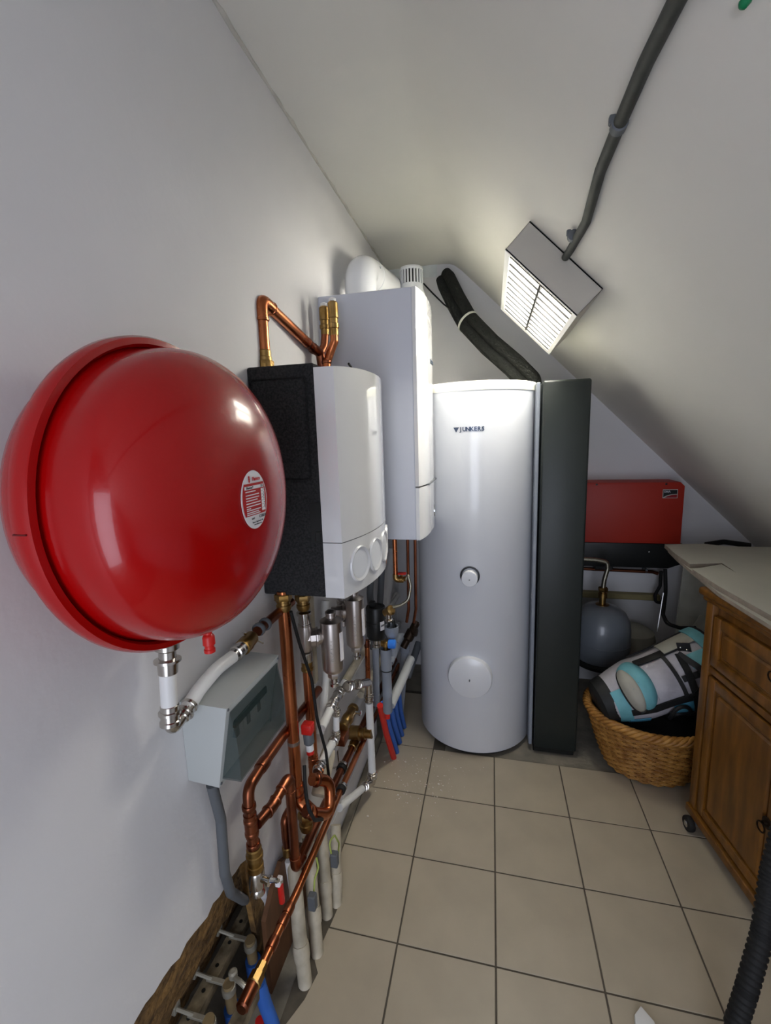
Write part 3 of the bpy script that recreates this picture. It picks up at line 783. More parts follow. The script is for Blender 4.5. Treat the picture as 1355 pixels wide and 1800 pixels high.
# teal collar band at the upper end
shell('teal_collar', .87, .965, -30, 112, FT, .020, .006, 20, 5)
shell('collar_edge', .965, .985, -30, 112, FK, .022, .008, 20, 3)
p0 = bsurf(.77, math.radians(-40), .029); pn = (bsurf(.77, math.radians(-40), .05) - p0).normalized()
tu = (gd - pn * gd.dot(pn)).normalized(); tv = pn.cross(tu)
text('lettering', 'U-HAVA', .030, basis(p0, tu, tv), mat('bag_letter', '#3f7f99', .6), bag, .001)

# ------------------------------------------------------------------ oak cabinet on castors, turned slightly
CA = Vector((1.085, .685, 0)); ca = Vector((.134, -.991, 0)).normalized(); cbk = Vector((.991, .134, 0)).normalized()
MC = Matrix((ca, cbk, Vector((0, 0, 1)))).transposed().to_4x4(); MC.translation = CA
cabn = thing('oak_cabinet', 'brown oak cabinet with panelled doors and drawers on the right', 'cabinet', CA)
CW, CD, CZ0, CZ1 = .86, .46, .062, 1.020
def cbox(name, m, a, b, bev=.003, par=cabn, seg=2): return q(name, m, par, box, a, b, bev, seg, MC)
cbox('carcass', OAK, (.012, .022, CZ0 + .03), (CW - .012, CD, CZ1 - .03), .002)
cbox('top_moulding', OAK, (-.022, -.022, CZ1 - .030), (CW + .022, CD + .01, CZ1), .010, seg=3)
cbox('cornice', OAK, (-.010, -.010, CZ1 - .050), (CW + .010, CD, CZ1 - .030), .007, seg=3)
cbox('plinth', OAK, (-.008, -.008, CZ0), (CW + .008, CD, CZ0 + .035), .006, seg=3)
for x in (0, CW - .040): cbox('corner_post', OAK, (x, 0, CZ0 + .035), (x + .040, .05, CZ1 - .05), .004)
cbox('mid_rail', OAK, (.040, .004, .700), (CW - .040, .03, .725), .003)
def panel_front(name, x0, x1, z0, z1):
    """frame-and-panel front: two stiles, two rails, raised field"""
    body = cbox(name, OAK, (x0, .010, z0), (x1, .026, z1), .001)
    w = .038
    for a, b in (((x0, 0, z0), (x0 + w, .018, z1)), ((x1 - w, 0, z0), (x1, .018, z1))): cbox('stile', OAK, a, b, .004, body)
    for a, b in (((x0 + w, 0, z0), (x1 - w, .018, z0 + w)), ((x0 + w, 0, z1 - w), (x1 - w, .018, z1))): cbox('rail', OAK, a, b, .004, body)
    i = w + .012
    cbox('raised_field', OAK, (x0 + i, .002, z0 + i), (x1 - i, .016, z1 - i), .008, body, 1)
    return body
def pull(par, x, z, s=1.):
    p = MC @ Vector((x, -.001, z)); n = -cbk
    q('pull_plate', mat('dark_bronze', '#2c2118', .45, .8), par, lathe, [(.020 * s, 0), (.019 * s, .003), (.008 * s, .005), (.007 * s, .014), (0, .016)], p, n, 16)
    c = p + n * .016 + Vector((0, 0, -.014 * s))
    bm = B(); tube(bm, [c + ca * (.016 * s * math.sin(t)) + Vector((0, 0, .016 * s * math.cos(t))) + n * .002 for t in [2 * PI * k / 20 for k in range(21)]], .0028, 6, caps=False)
    mk('pull_ring', bm, mat('dark_bronze', '#2c2118', .45, .8), par)
    return p
xm = CW / 2
d1 = panel_front('drawer', .050, xm - .006, .735, .928); pull(d1, xm - .06, .880)
d2 = panel_front('drawer', xm + .006, CW - .050, .735, .928); pull(d2, xm + .20, .840)
e1 = panel_front('door', .050, xm - .004, .110, .690); pull(e1, xm - .035, .385)
e2 = panel_front('door', xm + .004, CW - .050, .110, .690); pull(e2, xm + .035, .375)
for x, y in ((.035, .03), (CW - .035, .03), (.035, CD - .04), (CW - .035, CD - .04)):
    y = y if y > .2 else -.012
    p = MC @ Vector((x, y, .030))
    w = q('castor', BLACKR, cabn, lathe, [(.012, -.012), (.028, -.011), (.030, -.006), (.030, .006), (.028, .011), (.012, .012)], p, -cbk, 24)
    q('hub', CHROME, w, lathe, [(.013, -.014), (.013, .013), (.008, .016), (0, .017)], p, -cbk, 16)
    q('fork', GREYD, w, box, Vector((x + .001, y + .012, .03)), Vector((x + .012, y + .040, CZ0 + .012)), .001, 1, MC)
# ------------------------------------------------------------------ white sheets on the cabinet
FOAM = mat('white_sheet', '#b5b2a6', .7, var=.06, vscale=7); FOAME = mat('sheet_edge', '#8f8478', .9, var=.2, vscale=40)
def sheet(name, pl, z, th, label):
    bm = B(); prism(bm, pl, (0, 0, z), (1, 0, 0), (0, 1, 0), th)
    o = mk(name, bm, FOAM, smooth=False)
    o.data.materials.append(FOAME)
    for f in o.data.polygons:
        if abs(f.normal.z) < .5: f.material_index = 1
    return tag(o, label, 'sheet')
zt = CZ1 + .001
def xy(*pts): return [(p[0], p[1]) for p in pts]
lo_ = xy((1.1296, 1.2156, 1.0340), (1.3176, 1.2814, 1.0340)) + [(1.40, 1.27), (1.60, 1.27), (1.60, .05)] + xy((1.0913, 0.0262, 1.0340), (1.0906, 0.3024, 1.0340), (1.0753, 0.5859, 1.0340), (1.0948, 0.8589, 1.0340), (1.1090, 1.0462, 1.0340))
s1 = sheet('board_sheet', lo_, zt, .013, 'lower white board lying on the oak cabinet, reaching to the red inverter')
hi_ = xy((1.1240, 1.2470, 1.0520), (1.3098, 1.2777, 1.0520)) + [(1.385, 1.235), (1.62, 1.235), (1.62, .05)] + xy((1.1218, 0.0602, 1.0520), (1.1075, 0.3387, 1.0520), (1.0836, 0.6088, 1.0520), (1.0803, 0.8134, 1.0520), (1.1552, 0.8633, 1.0520), (1.2223, 0.9051, 1.0520), (1.2210, 0.7853, 1.0520), (1.2323, 0.9235, 1.0520), (1.1013, 0.8903, 1.0520), (1.1064, 1.0685, 1.0520))
s2 = sheet('board_sheet', hi_, zt + .0135, .018, 'upper white board with a torn notch lying on the oak cabinet')
tag(q('black_bundle', BLACKR, None, tube, [(1.43, 1.55, .985), (1.52, 1.56, 1.00), (1.64, 1.55, .985)], .014, 10, .05), 'black cable lying behind the white boards at the back wall', 'cable')
# ------------------------------------------------------------------ corrugated hose and stray bits
hz = thing('corrugated_hose', 'black corrugated hose hanging in front of the cabinet at the lower right', 'hose', (.93, .0, 0))
hp = fillet([(1.36, -.06, 1.048), (1.17, -.05, 1.052), (1.10, -.02, .96), (1.075, .10, .72), (1.0400, 0.0580, 0.6373), (1.0000, 0.0235, 0.4591), (0.9700, -0.0239, 0.3340), (0.9300, -0.0597, 0.1944), (0.8939, -0.0862, 0.0600), (0.8586, -0.1472, 0.0240), (1.05, -.42, .024)], .16, 10)
dense = []
for a, b in zip(hp, hp[1:]):
    n = max(1, int((b - a).length / .004))
    for k in range(n): dense.append(a.lerp(b, k / n))
dense.append(hp[-1])
q('hose', BLACKR, hz, tube, dense, [(.0212, .0250, .0250, .0212)[k % 4] for k in range(len(dense))], 18, sharp=2.5)
bm = B(); prism(bm, [(0, 0), (.07, .005), (.06, .055), (.035, .085), (.012, .06)], (0.6714, -0.1071, 0.0000), (1, 0, 0), (0, 1, 0), .016, .004)
tag(mk('white_scrap', bm, WPIPE), 'small white plastic piece on the floor at the bottom edge', 'scrap')
gpn = V((0.5851, -0.4408, 2.1259))
tag(q('green_hook', GREEN, None, lathe, [(.004, 0), (.006, .003), (.006, .010), (.003, .013), (.0, .014)], gpn, ND, 12), 'small green plug on the sloping ceiling at the top right', 'plug')
# ------------------------------------------------------------------ distribution box with smoked cover
DY0, DY1 = -.405, -.165
dbx = thing('distribution_box', 'light grey electrical distribution box with smoked clear cover on the left wall', 'distribution box', (XW, -.285, .877))
BOXG = mat('box_grey', '#b4b8b6', .5)
bm = B(); prism(bm, [(XW, .872), (-.292, .866), (-.254, 1.062), (XW, 1.066)], (0, DY1, 0), (1, 0, 0), (0, 0, 1), DY1 - DY0, .003)
mk('body', bm, BOXG, dbx)
SMOKE = mat('smoked_plastic', '#3a4b4a', .06, alpha=.40, coat=.5)
def fx(z): return -.292 + (z - .866) / (1.062 - .866) * .038
ca0, ca1 = DY0 + .012, DY1 - .012
bm = B()
zt_, zb_ = 1.046, .884
outl = [(fx(zb_), zb_), (-.2440, zb_), (-.2435, zb_ + .05), (-.2460, zb_ + .10), (fx(zt_) + .003, zt_ - .02), (fx(zt_) + .001, zt_)]
a = [bm.verts.new((x, ca0, z)) for x, z in outl]; b = [bm.verts.new((x, ca1, z)) for x, z in outl]
for i in range(len(outl) - 1): bm.faces.new((a[i], b[i], b[i + 1], a[i + 1]))
bm.faces.new(a[::-1]); bm.faces.new(b)
bmesh.ops.recalc_face_normals(bm, faces=list(bm.faces)); thicken(bm, .002)
cov = mk('smoked_cover', bm, SMOKE, dbx, sharp=.4)
q('rail_strip', BLACKP, dbx, box, (fx(1.0) - .004, ca0 + .022, .992), (fx(1.0) + .006, ca1 - .05, 1.010), .001, 1)
for k in range(9):
    yk = ca0 + .026 + k * .016
    q('breaker', GREYL if k % 3 else GREYD, dbx, box, (fx(.975) - .004, yk, .965), (fx(.975) + .008, yk + .014, .990), .001, 1)
for y, z in ((DY0 + .006, 1.056), (DY1 - .006, 1.056), (DY0 + .006, .874), (DY1 - .006, .874)):
    q('screw', GREYD, dbx, lathe, [(.0035, 0), (.003, .002), (0, .003)], (fx(z), y, z), (1, 0, 0), 8)
# grey conduit from the box into the wall opening
cnd = thing('grey_conduit', 'dark grey plastic conduit bending from the distribution box into the wall opening', 'conduit', (-.345, -.30, .45))
q('conduit', GREYD, cnd, tube, [(-0.3350, -0.3731, 0.8432), (-0.3430, -0.3442, 0.7214), (-0.3450, -0.3479, 0.5724), (-0.3550, -0.3211, 0.4842), (-0.4000, -0.2092, 0.3160), (-0.4600, -0.0604, 0.1287)], .0125, 14, .03)

# ------------------------------------------------------------------ feed pipe under the red vessel
fd = thing('vessel_feed_pipe', 'white pipe with nickel press fittings curving from under the red vessel', 'pipe', (-0.3300, -0.4639, 1.1971))
A_ = V((-0.3250, -0.4715, 1.2182)); Bq = V((-0.3250, -0.4883, 1.0626))
q('pipe', WPIPE, fd, tube, [(-0.3250, -0.4766, 1.1863), (-0.3250, -0.4831, 1.1057)], .0155, 18)
def press(parent, p, d, r, L=.045, m=NICKEL):
    """press fitting sleeve with two beads, starting at p along d"""
    d = V(d).normalized(); p = V(p)
    return q('press_fitting', m, parent, lathe, [(r * .95, 0), (r * 1.12, .002), (r * 1.12, L * .28), (r * 1.36, L * .32), (r * 1.36, L * .44), (r * 1.12, L * .48), (r * 1.12, L * .74), (r * 1.24, L * .78), (r * 1.24, L * .95), (r * .95, L)], p, d, 20)
dn = (Bq - A_).normalized()
q('press_fitting', NICKEL, fd, lathe, [(.022, -.03), (.022, -.006), (.016, -.002), (.016, .012), (.025, .014), (.025, .019), (.019, .021), (.018, .042), (.016, .044)], A_ , dn, 20)
press(fd, V((-0.3250, -0.4818, 1.1135)), dn, .0155, .042)
el = V((-0.3250, -0.4827, 1.0773))
pipe_run(fd, [V((-0.3250, -0.4834, 1.0937)), V((-0.3250, -0.4839, 1.0596)) , V((-0.3250, -0.4485, 1.0695))], .0135, NICKEL, .016, False, pname='press_elbow')
s_ = V((-0.3250, -0.4559, 1.0667)); e_ = V((-0.3250, -0.4336, 1.0739))
press(fd, s_, e_ - s_, .0145, .035)
q('pipe', WPIPE, fd, tube, [(-0.3250, -0.4410, 1.0722), (-0.3250, -0.3932, 1.0922), (-0.3220, -0.3331, 1.1075), (-0.3220, -0.2589, 1.1030)], .0155, 18, .15)
s_ = V((-0.3220, -0.2687, 1.1036)); e_ = V((-0.3220, -0.2113, 1.1067)); press(fd, s_, e_ - s_, .0145, .045)
s_ = V((-0.3220, -0.2251, 1.1043)); e_ = V((-0.3220, -0.1470, 1.1147))
q('brass_coupling', BRASS, fd, lathe, [(.017, 0), (.021, .003), (.021, .025), (.019, .028), (.019, .05), (.016, .055)], s_, e_ - s_, 18)
q('copper_pipe', COPPERD, fd, tube, [e_, (-0.3220, -0.0560, 1.1172), (-0.3220, 0.0654, 1.1177)], .0135, 16)
for px in ((-0.3220, -0.1375, 1.1170), (-0.3220, -0.1030, 1.1167)):
    ringpart('pipe_clamp', GREYD, fd, px, e_ - s_, .0185, .012)
q('clamp_screw', NICKEL, fd, tube, [(-0.3300, -0.1989, 1.1344), (-0.3180, -0.1297, 1.0743)], .0035, 8)

# ------------------------------------------------------------------ copper pipe over the module
tcp = thing('top_copper_pipe', 'copper pipe with brass unions rising over the black module to the twin air vents', 'pipe', (-0.3100, -0.0152, 1.8268))
ty = .09
t0 = V((-0.3652, 0.0900, 1.8415)); t1 = V((-0.3627, 0.0900, 2.0225)); t1.x = t0.x
t2 = V((-0.3100, 0.3140, 1.9553)); t2 = Vector((t0.x + .02, .42, 1.945))
pipe_run(tcp, [Vector((t0.x, ty, 1.815)), Vector((t0.x, ty, t1.z)), t2], .0172, COPPER, .030)
q('brass_union', BRASS, tcp, lathe, [(.022, 0), (.0235, .004), (.0235, .028), (.021, .030), (.021, .048), (.0195, .050), (.0195, .066), (.0165, .070)], (t0.x, ty, 1.812), (0, 0, 1), 20)
q('union_nut', BRASS, tcp, hexnut, (t0.x, ty, 1.838), (0, 0, 1), .026, .026)
d_ = (t2 - Vector((t0.x, ty, t1.z))).normalized()
q('coupling', COPPERD, tcp, lathe, [(.0155, -.05), (.0185, -.045), (.0165, -.03), (.0165, -.005), (.019, 0), (.019, .012), (.0155, .016)], t2, d_, 18)
# cross piece and vents
bx_ = Vector((t2.x + .015, .455, 1.93))
q('tee', COPPERD, tcp, tube, [t2 - d_ * .01, bx_, bx_ + Vector((.01, .01, -.13))], .0175, 16, .02)
q('branch', COPPER, tcp, tube, [bx_ + Vector((.03, -.02, -.13)), bx_ + Vector((.03, -.02, -.04)), bx_ + Vector((.045, -.015, .0)), bx_ + Vector((.062, -.015, .035)), bx_ + Vector((.062, -.015, .06))], .0150, 16, .02)
q('branch', COPPERD, tcp, tube, [bx_, bx_ + Vector((.01, .02, .03)), bx_ + Vector((.012, .03, .08))], .0145, 16, .02)
for c, h in ((bx_ + Vector((.062, -.015, .055)), .115), (bx_ + Vector((.012, .03, .07)), .10)):
    q('air_vent', BRASS, tcp, lathe, [(.0165, 0), (.0165, h * .2), (.0195, h * .22), (.0195, h * .34), (.0165, h * .36), (.0165, h * .5), (.0188, h * .52), (.0188, h * .95), (.014, h)], c, (0, 0, 1), 18)
    q('vent_cap', WPIPE, tcp, lathe, [(.0125, 0), (.0125, .010), (.006, .013), (0, .013)], c + Vector((0, 0, h)), (0, 0, 1), 14)
q('return_bend', COPPER, tcp, tube, [(bx_.x - .02, .40, 1.80), (bx_.x - .02, .40, 1.855), (bx_.x + .03, .41, 1.855), (bx_.x + .03, .41, 1.80)], .0165, 16, .024)
for z in (1.86, 1.895): ringpart('bead', COPPERD, tcp, (bx_.x + .03, .435, z), (0, 0, 1), .0185, .010)
tag(q('sensor_cable', BLACKR, None, tube, [(-.20, .38, 1.875), (-.19, .42, 1.85), (-.185, .44, 1.815)], .004, 8, .02), 'short black sensor cable on the copper pipe behind the module cover', 'cable')

# ------------------------------------------------------------------ first large copper riser P1 with swing joint
r1 = thing('copper_riser', 'thick copper riser nearest the camera dropping from the black module to the floor pipes', 'pipe', (-0.3150, -0.0086, 0.5124))
a1 = V((-0.3150, -0.0022, 1.1579)); b1 = V((-0.3150, 0.0024, 0.4988)); a1.y = b1.y = (a1.y + b1.y) / 2
pb = V((-0.2750, 0.0296, 0.4055))
q('pipe', COPPER, r1, tube, [a1 + Vector((0, 0, .02)), b1], .0190, 20)
def brass_nut(parent, c, r=.022, L=.05, m=BRASS):
    c = V(c)
    q('brass_union', m, parent, lathe, [(r * .9, 0), (r, .003), (r, L * .42), (r * .86, L * .46), (r * .86, L * .6), (r * .98, L * .64), (r * .98, L * .82), (r * .8, L)], c, (0, 0, -1), 18)
    q('union_nut', m, parent, hexnut, c + Vector((0, 0, -L * .2)), (0, 0, 1), r * 1.14, L * .36)
brass_nut(r1, a1 + Vector((0, 0, .012)), .023, .056)
dd = Vector((.055, .03, -.04))
q('elbow', COPPER, r1, tube, [b1 + Vector((0, 0, .03)), b1 + Vector((0, 0, -.025)), V((-0.2620, 0.0009, 0.4262))], .0215, 18, .03)
u0, u1, u2, u3 = V((-0.2620, -0.0069, 0.4377)), V((-0.2350, 0.0666, 0.3698)), V((-0.2450, 0.1077, 0.4633)), V((-0.2850, 0.0500, 0.5094))
q('u_bend', COPPER, r1, tube, [u0, u1, u2, u3], .0190, 18, .05)
for p, d in ((b1, (0, 0, 1)), (V((-0.2680, -0.0295, 0.4679)), u1 - b1), (V((-0.2750, 0.0633, 0.4977)), u3 - u2), (V((-0.2380, 0.0922, 0.4119)), u2 - u1)):
    ringpart('bead', COPPERD, r1, p, d, .0222, .012)
lw = Vector((b1.x, b1.y + .03, b1.z - .02))
q('lower_pipe', COPPERD, r1, tube, [lw, lw + Vector((.008, 0, -.09))], .016, 16)
brass_nut(r1, lw + Vector((.008, 0, -.075)), .023, .07)
cl = V((-0.3150, -0.0166, 0.6800)); cl.y = a1.y
HOSEC = mat('hose_clip_steel', '#8a7a70', .4, .8)
q('hose_clip', HOSEC, r1, lathe, [(.0175, -.007), (.0195, -.006), (.0195, .006), (.0175, .007)], cl, (0, 0, 1), 24, False)

# second riser P2 with magnetic separator
r2 = thing('second_riser', 'copper riser with brass and nickel unions behind the thick riser, feeding the front silver separator', 'pipe', (-0.3150, 0.1317, 0.5034))
a2 = V((-0.3150, 0.1341, 1.0981)); b2 = V((-0.3150, 0.1374, 0.4720)); a2.y = b2.y = (a2.y + b2.y) / 2
def on2(py): 
    k = (py - 1055) / (1352 - 1055); return a2.lerp(b2, k)
brass_nut(r2, on2(1045) , .023, .055)
q('nickel_union', NICKEL, r2, lathe, [(.020, 0), (.024, .002), (.024, .010), (.019, .012), (.0195, .04), (.022, .042), (.022, .05)], on2(1074), (0, 0, -1), 20)
q('valve_body', STEELB, r2, lathe, [(.020, -.02), (.024, .0), (.0245, .06), (.019, .078)], on2(1102), (0, 0, -1), 20)
q('nickel_union', NICKEL, r2, lathe, [(.019, 0), (.0205, .002), (.0205, .030), (.018, .034)], on2(1142), (0, 0, -1), 20)
q('brass_coupling', BRASS, r2, lathe, [(.017, 0), (.019, .004), (.019, .022), (.021, .024), (.021, .032), (.017, .036)], on2(1157), (0, 0, -1), 20)
q('pipe', COPPER, r2, tube, [on2(1164), on2(1300), on2(1352)], .0165, 18)
for py in (1330, 1345, 1360): ringpart('bead', COPPER, r2, on2(py), (0, 0, 1), .0185, .010)
q('elbow', COPPER, r2, tube, [on2(1325), on2(1366), V((-0.2800, 0.0833, 0.4802))], .0178, 18, .02)

def separator(name, label, cx_top, cx_bot, X, back, R_=.038):
    """silver separator canister: shell, cap, side flange, drain"""
    T0 = V(P_(cx_top[0], cx_top[1], X)); B0 = V(P_(cx_bot[0], cx_bot[1], X)); T0.y = B0.y = (T0.y + B0.y) / 2
    H = T0.z - B0.z
    o = thing(name, label, 'separator', (X, T0.y, B0.z))
    q('canister', STEELB, o, lathe, [(.012, -.006), (R_ * .8, 0), (R_ * .96, .008), (R_, .016), (R_, H - .004), (R_ * .99, H), (R_ * .86, H + .001)], (X, T0.y, B0.z), (0, 0, 1), 36)
    q('lid', STEELB, o, lathe, [(R_ * 1.02, H - .004), (R_ * 1.02, H), (R_ * .55, H + .010), (R_ * .45, H + .012), (R_ * .45, H + .022), (R_ * .5, H + .024), (R_ * .5, H + .030), (R_ * .3, H + .036), (0, H + .037)], (X, T0.y, B0.z), (0, 0, 1), 32)
    fz = B0.z + H * .70
    c = Vector((X, T0.y, fz)); bd = (V(back) - c); bd.z = 0; bd.normalize()
    q('side_flange', STEELB, o, lathe, [(.020, R_ * .7), (.027, R_ + .001), (.027, R_ + .006), (.034, R_ + .008), (.034, R_ + .013), (.030, R_ + .015), (.030, R_ + .032), (.023, R_ + .034), (.023, R_ + .055), (.0, R_ + .057)], c, bd, 10)
    q('type_label', LABW, o, lathe, [(R_ + .0004, -.034), (R_ + .0008, -.034), (R_ + .0008, .034), (R_ + .0004, .034)], c, (0, 0, 1), 32) if 0 else None
    bm = B(); az = math.radians(-28)
    grid(bm, lambda u, v: Vector((X + (R_ + .0008) * math.cos(az + .6 * u), T0.y + (R_ + .0008) * math.sin(az + .6 * u), B0.z + H * (.25 + .55 * v))), 6, 4)
    thicken(bm, .0006); mk('type_label', bm, LABW, o)
    for k in range(6):
        az2 = math.radians(-72)
        p = Vector((X + (R_ + .0006) * math.cos(az2), T0.y + (R_ + .0006) * math.sin(az2), B0.z + H * (.30 + .075 * k)))
        text('lettering', 'XONREF'[k], .012, basis(p, (0, 0, 1), (math.sin(az2), -math.cos(az2), 0)), NICKEL, o, .0008)
    q('drain_nut', STEELB, o, hexnut, (X, T0.y, B0.z - .014), (0, 0, 1), .021, .020)
    q('drain_valve', CHROME, o, lathe, [(.013, 0), (.013, .020), (.017, .022), (.017, .032), (.012, .036)], (X, T0.y, B0.z - .022), (0, 0, -1), 20)
    return o
P_T = {717: (-0.1037, 0.9000, 1.0975), 730: (-0.0675, 0.9000, 1.0984)}
HS_A = [(-0.1964, 0.6200, 0.4239), (-0.1853, 0.6400, 0.4238), (-0.1731, 0.7000, 0.3990), (-0.1696, 0.7800, 0.3615), (-0.1638, 0.8600, 0.3439)]
HS_B = [(-0.1902, 0.8267, 0.0000), (-0.1845, 0.8704, 0.0000), (-0.1848, 0.9464, 0.0000), (-0.1844, 1.0079, 0.0000), (-0.1851, 1.0775, 0.0000)]
def P_(px, py, X):
    return {(580,1092): (-0.2350, 0.1632, 1.0179), (588,1176): (-0.2350, 0.1811, 0.8362), (618,1056): (-0.2350, 0.4000, 1.0009), (630,1128): (-0.2350, 0.4630, 0.8026)}[(px, py)]
separator('magnetic_separator', 'front silver magnetic separator canister hanging under the white module cover', (580,1092), (588,1176), -.235, on2(1110))
separator('magnetic_separator', 'rear silver magnetic separator canister beside the black pump', (618,1056), (630,1128), -.235, (-.31, .42, 1.0))
# third riser feeding the rear separator
r3 = thing('nickel_riser', 'dull nickel valve pipe under the module behind the front separator', 'pipe', (-.30, .38, .95))
p3 = V((-0.3000, 0.4802, 0.9818)); 
q('valve_pipe', STEELB, r3, lathe, [(.018, .03), (.022, .02), (.022, -.01), (.025, -.012), (.025, -.025), (.02, -.03), (.021, -.09), (.025, -.095), (.025, -.115), (.018, -.12)], p3, (0, 0, 1), 20)
q('valve_body', STEELB, r3, lathe, [(.020, 0), (.024, .01), (.024, .03), (.019, .04)], p3 + Vector((.005, -.005, -.045)), (1, .2, 0), 12)
# black pump head
pm = thing('pump_head', 'black cylindrical pump head with small white type plate under the module', 'pump', (-0.2150, 0.6535, 0.7354))
pc = V((-0.2150, 0.6718, 0.7187)); pt = V((-0.2150, 0.6530, 0.8753)); ph = pt.z - pc.z
q('housing', BLACKP, pm, lathe, [(.026, 0), (.038, .006), (.044, .018), (.044, ph * .45), (.0455, ph * .46), (.0455, ph * .56), (.044, ph * .57), (.044, ph - .006), (.041, ph), (.032, ph), (.032, ph - .004), (0, ph - .004)], pc, (0, 0, 1), 28)
bm = B(); az = math.radians(-52)
grid(bm, lambda u, v: pc + Vector((.0462 * math.cos(az + .5 * u), .0462 * math.sin(az + .5 * u), ph * (.36 + .26 * v))), 6, 4); thicken(bm, .0006); mk('type_plate', bm, LABW, pm)
am = az + .25; pp_ = pc + Vector((.0472 * math.cos(am), .0472 * math.sin(am), ph * .50))
text('plate_text', 'DFI', .012, basis(pp_, (-math.sin(am), math.cos(am), 0), (0, 0, 1)), BLACKP, pm, .0004, bold=.0003)
q('top_plug', BLACKP, pm, box, pc + Vector((-.026, -.012, ph - .004)), pc + Vector((-.002, .012, ph + .022)), .002, 1)
q('pump_outlet', NICKEL, pm, lathe, [(.016, 0), (.016, .026), (.019, .028), (.019, .040), (.013, .044)], pc + Vector((.0, 0, .004)), (0, 0, -1), 18)
q('motor_flange', STEELB, pm, lathe, [(.02, 0), (.03, .01), (.03, .03), (.02, .06)], pc + Vector((-.02, .01, ph * .5)), (-1, .1, 0), 18)

# ------------------------------------------------------------------ grey drain pipes behind the module
for pts, lab in (([(-0.2800, 0.8485, 0.9636), (-0.2800, 0.8148, 0.8745), (-0.2800, 0.8333, 0.7804), (-0.2800, 0.8280, 0.5896)], 'left one of two dark grey drain hoses above the black pump'),
                 ([(-0.2700, 1.0261, 0.9395), (-0.2700, 0.9857, 0.8289), (-0.2700, 0.9481, 0.7350), (-0.2700, 0.9562, 0.5273)], 'right one of two dark grey drain hoses above the black pump')):
    tag(q('drain_hose', GREYD, None, tube, pts, .0165, 16, .08), lab, 'hose', 'grey drain hoses')
# white vertical hose and board piece
wv = tag(q('white_hose', WPIPE, None, tube, [(-0.3350, 0.3813, 1.0023), (-0.3350, 0.3554, 0.9110), (-0.3350, 0.3464, 0.7273), (-0.3350, 0.2954, 0.5907), (-0.3350, 0.2556, 0.5226)], .0150, 16, .1), 'white flexible hose dropping between the copper risers and the front separator', 'hose')
bd = V((-0.3600, 0.3080, 1.0195)); be = V((-0.3600, 0.3047, 0.7008))
tag(q('beige_strip', BPIPE, None, box, (XW, bd.y - .014, be.z), (XW + .012, bd.y + .016, 1.16), .002, 1), 'flat beige cable duct on the wall behind the second copper riser', 'duct')
wt = thing('white_wall_pipe', 'wide white pipe running down the wall below the boiler corner', 'pipe', (-0.3450, 1.7586, 0.4685))
q('pipe', WALL, wt, tube, [(-0.3350, 1.5828, 0.8930), (-0.3350, 1.4653, 0.7685), (-0.3350, 1.3228, 0.6349), (-0.3350, 1.1454, 0.5668)], .034, 20, .1)

# horizontal white multilayer pipes along the wall
wa = thing('white_press_pipe', 'upper white press-fitted pipe running along the wall below the silver separators', 'pipe', (-0.3000, 0.2793, 0.6149))
wpts = [(-0.3000, 0.1889, 0.5974), (-0.3000, 0.2916, 0.6140), (-0.3000, 0.4715, 0.6209), (-0.3000, 0.7495, 0.6265), (-0.3000, 1.1192, 0.6277), (-0.3000, 1.5574, 0.6023)]
q('pipe', WPIPE, wa, tube, wpts, .0155, 18)
def along(pts, k):
    a, b = V(pts[int(k)]), V(pts[min(int(k) + 1, len(pts) - 1)]); return a.lerp(b, k - int(k)), (b - a)
for k in (.85, 1.35):
    p, d = along(wpts, k); press(wa, p, d, .0155, .05)
p, d = along(wpts, 1.15); q('tee_body', NICKEL, wa, lathe, [(.0175, 0), (.0195, .004), (.0195, .06), (.0175, .064)], p, d, 18)
p, d = along(wpts, 3.0); q('insulation_sleeve', BPIPE, wa, tube, [(-0.3000, 0.4562, 0.6194), (-0.3000, 0.7495, 0.6265)], .0175, 16)
vt = V((-0.2800, 0.2910, 0.6002)); vb = V((-0.2800, 0.2763, 0.5010))
q('drop_pipe', WPIPE, wa, tube, [vt, vb], .0120, 14)
press(wa, vt + Vector((0, 0, .012)), (0, 0, -1), .0125, .030); press(wa, vb + Vector((0, 0, .030)), (0, 0, -1), .0125, .030)
wb_ = thing('white_press_pipe', 'lower white press-fitted pipe running along the wall beside the black cable', 'pipe', (-0.2850, 0.1898, 0.4852))
wp2 = [(-0.2850, 0.1251, 0.5000), (-0.2850, 0.2579, 0.4970)]
q('pipe', WPIPE, wb_, tube, wp2, .0150, 18); d = V(wp2[1]) - V(wp2[0])
press(wb_, V(wp2[1]) - d * .12, d, .0150, .035); press(wb_, V(wp2[0]) - d * .25, d, .0150, .04)
q('elbow', NICKEL, wb_, tube, [wp2[1], V(wp2[1]) + d * .18, vb], .0145, 14, .015)
bt = thing('cream_bottle_pipe', 'short wide cream pipe piece behind the copper swing joint', 'pipe', (-0.2900, 0.1328, 0.3941))
d = V((-0.3000, 0.2062, 0.4469)) - V((-0.3000, 0.1294, 0.3839))
q('sleeve', BPIPE, bt, lathe, [(.024, 0), (.028, .004), (.028, .13), (.024, .15), (.014, .16)], (-0.3000, 0.1279, 0.3738), d, 24)
# white ducts behind
for pts, lab in (([(-0.3450, 0.5314, 0.5309), (-0.3450, 1.1286, 0.5394), (-0.3450, 1.6925, 0.5552)], 'upper plain white pipe lying against the wall behind the separators'),
                 ([(-0.3450, 0.3490, 0.3530), (-0.3450, 0.8659, 0.3396), (-0.3450, 1.7382, 0.3163)], 'lower plain white pipe lying against the wall behind the brass valve')):
    tag(q('plain_pipe', WPIPE, None, tube, pts, .020, 16), lab, 'pipe', 'plain white pipes at the wall')
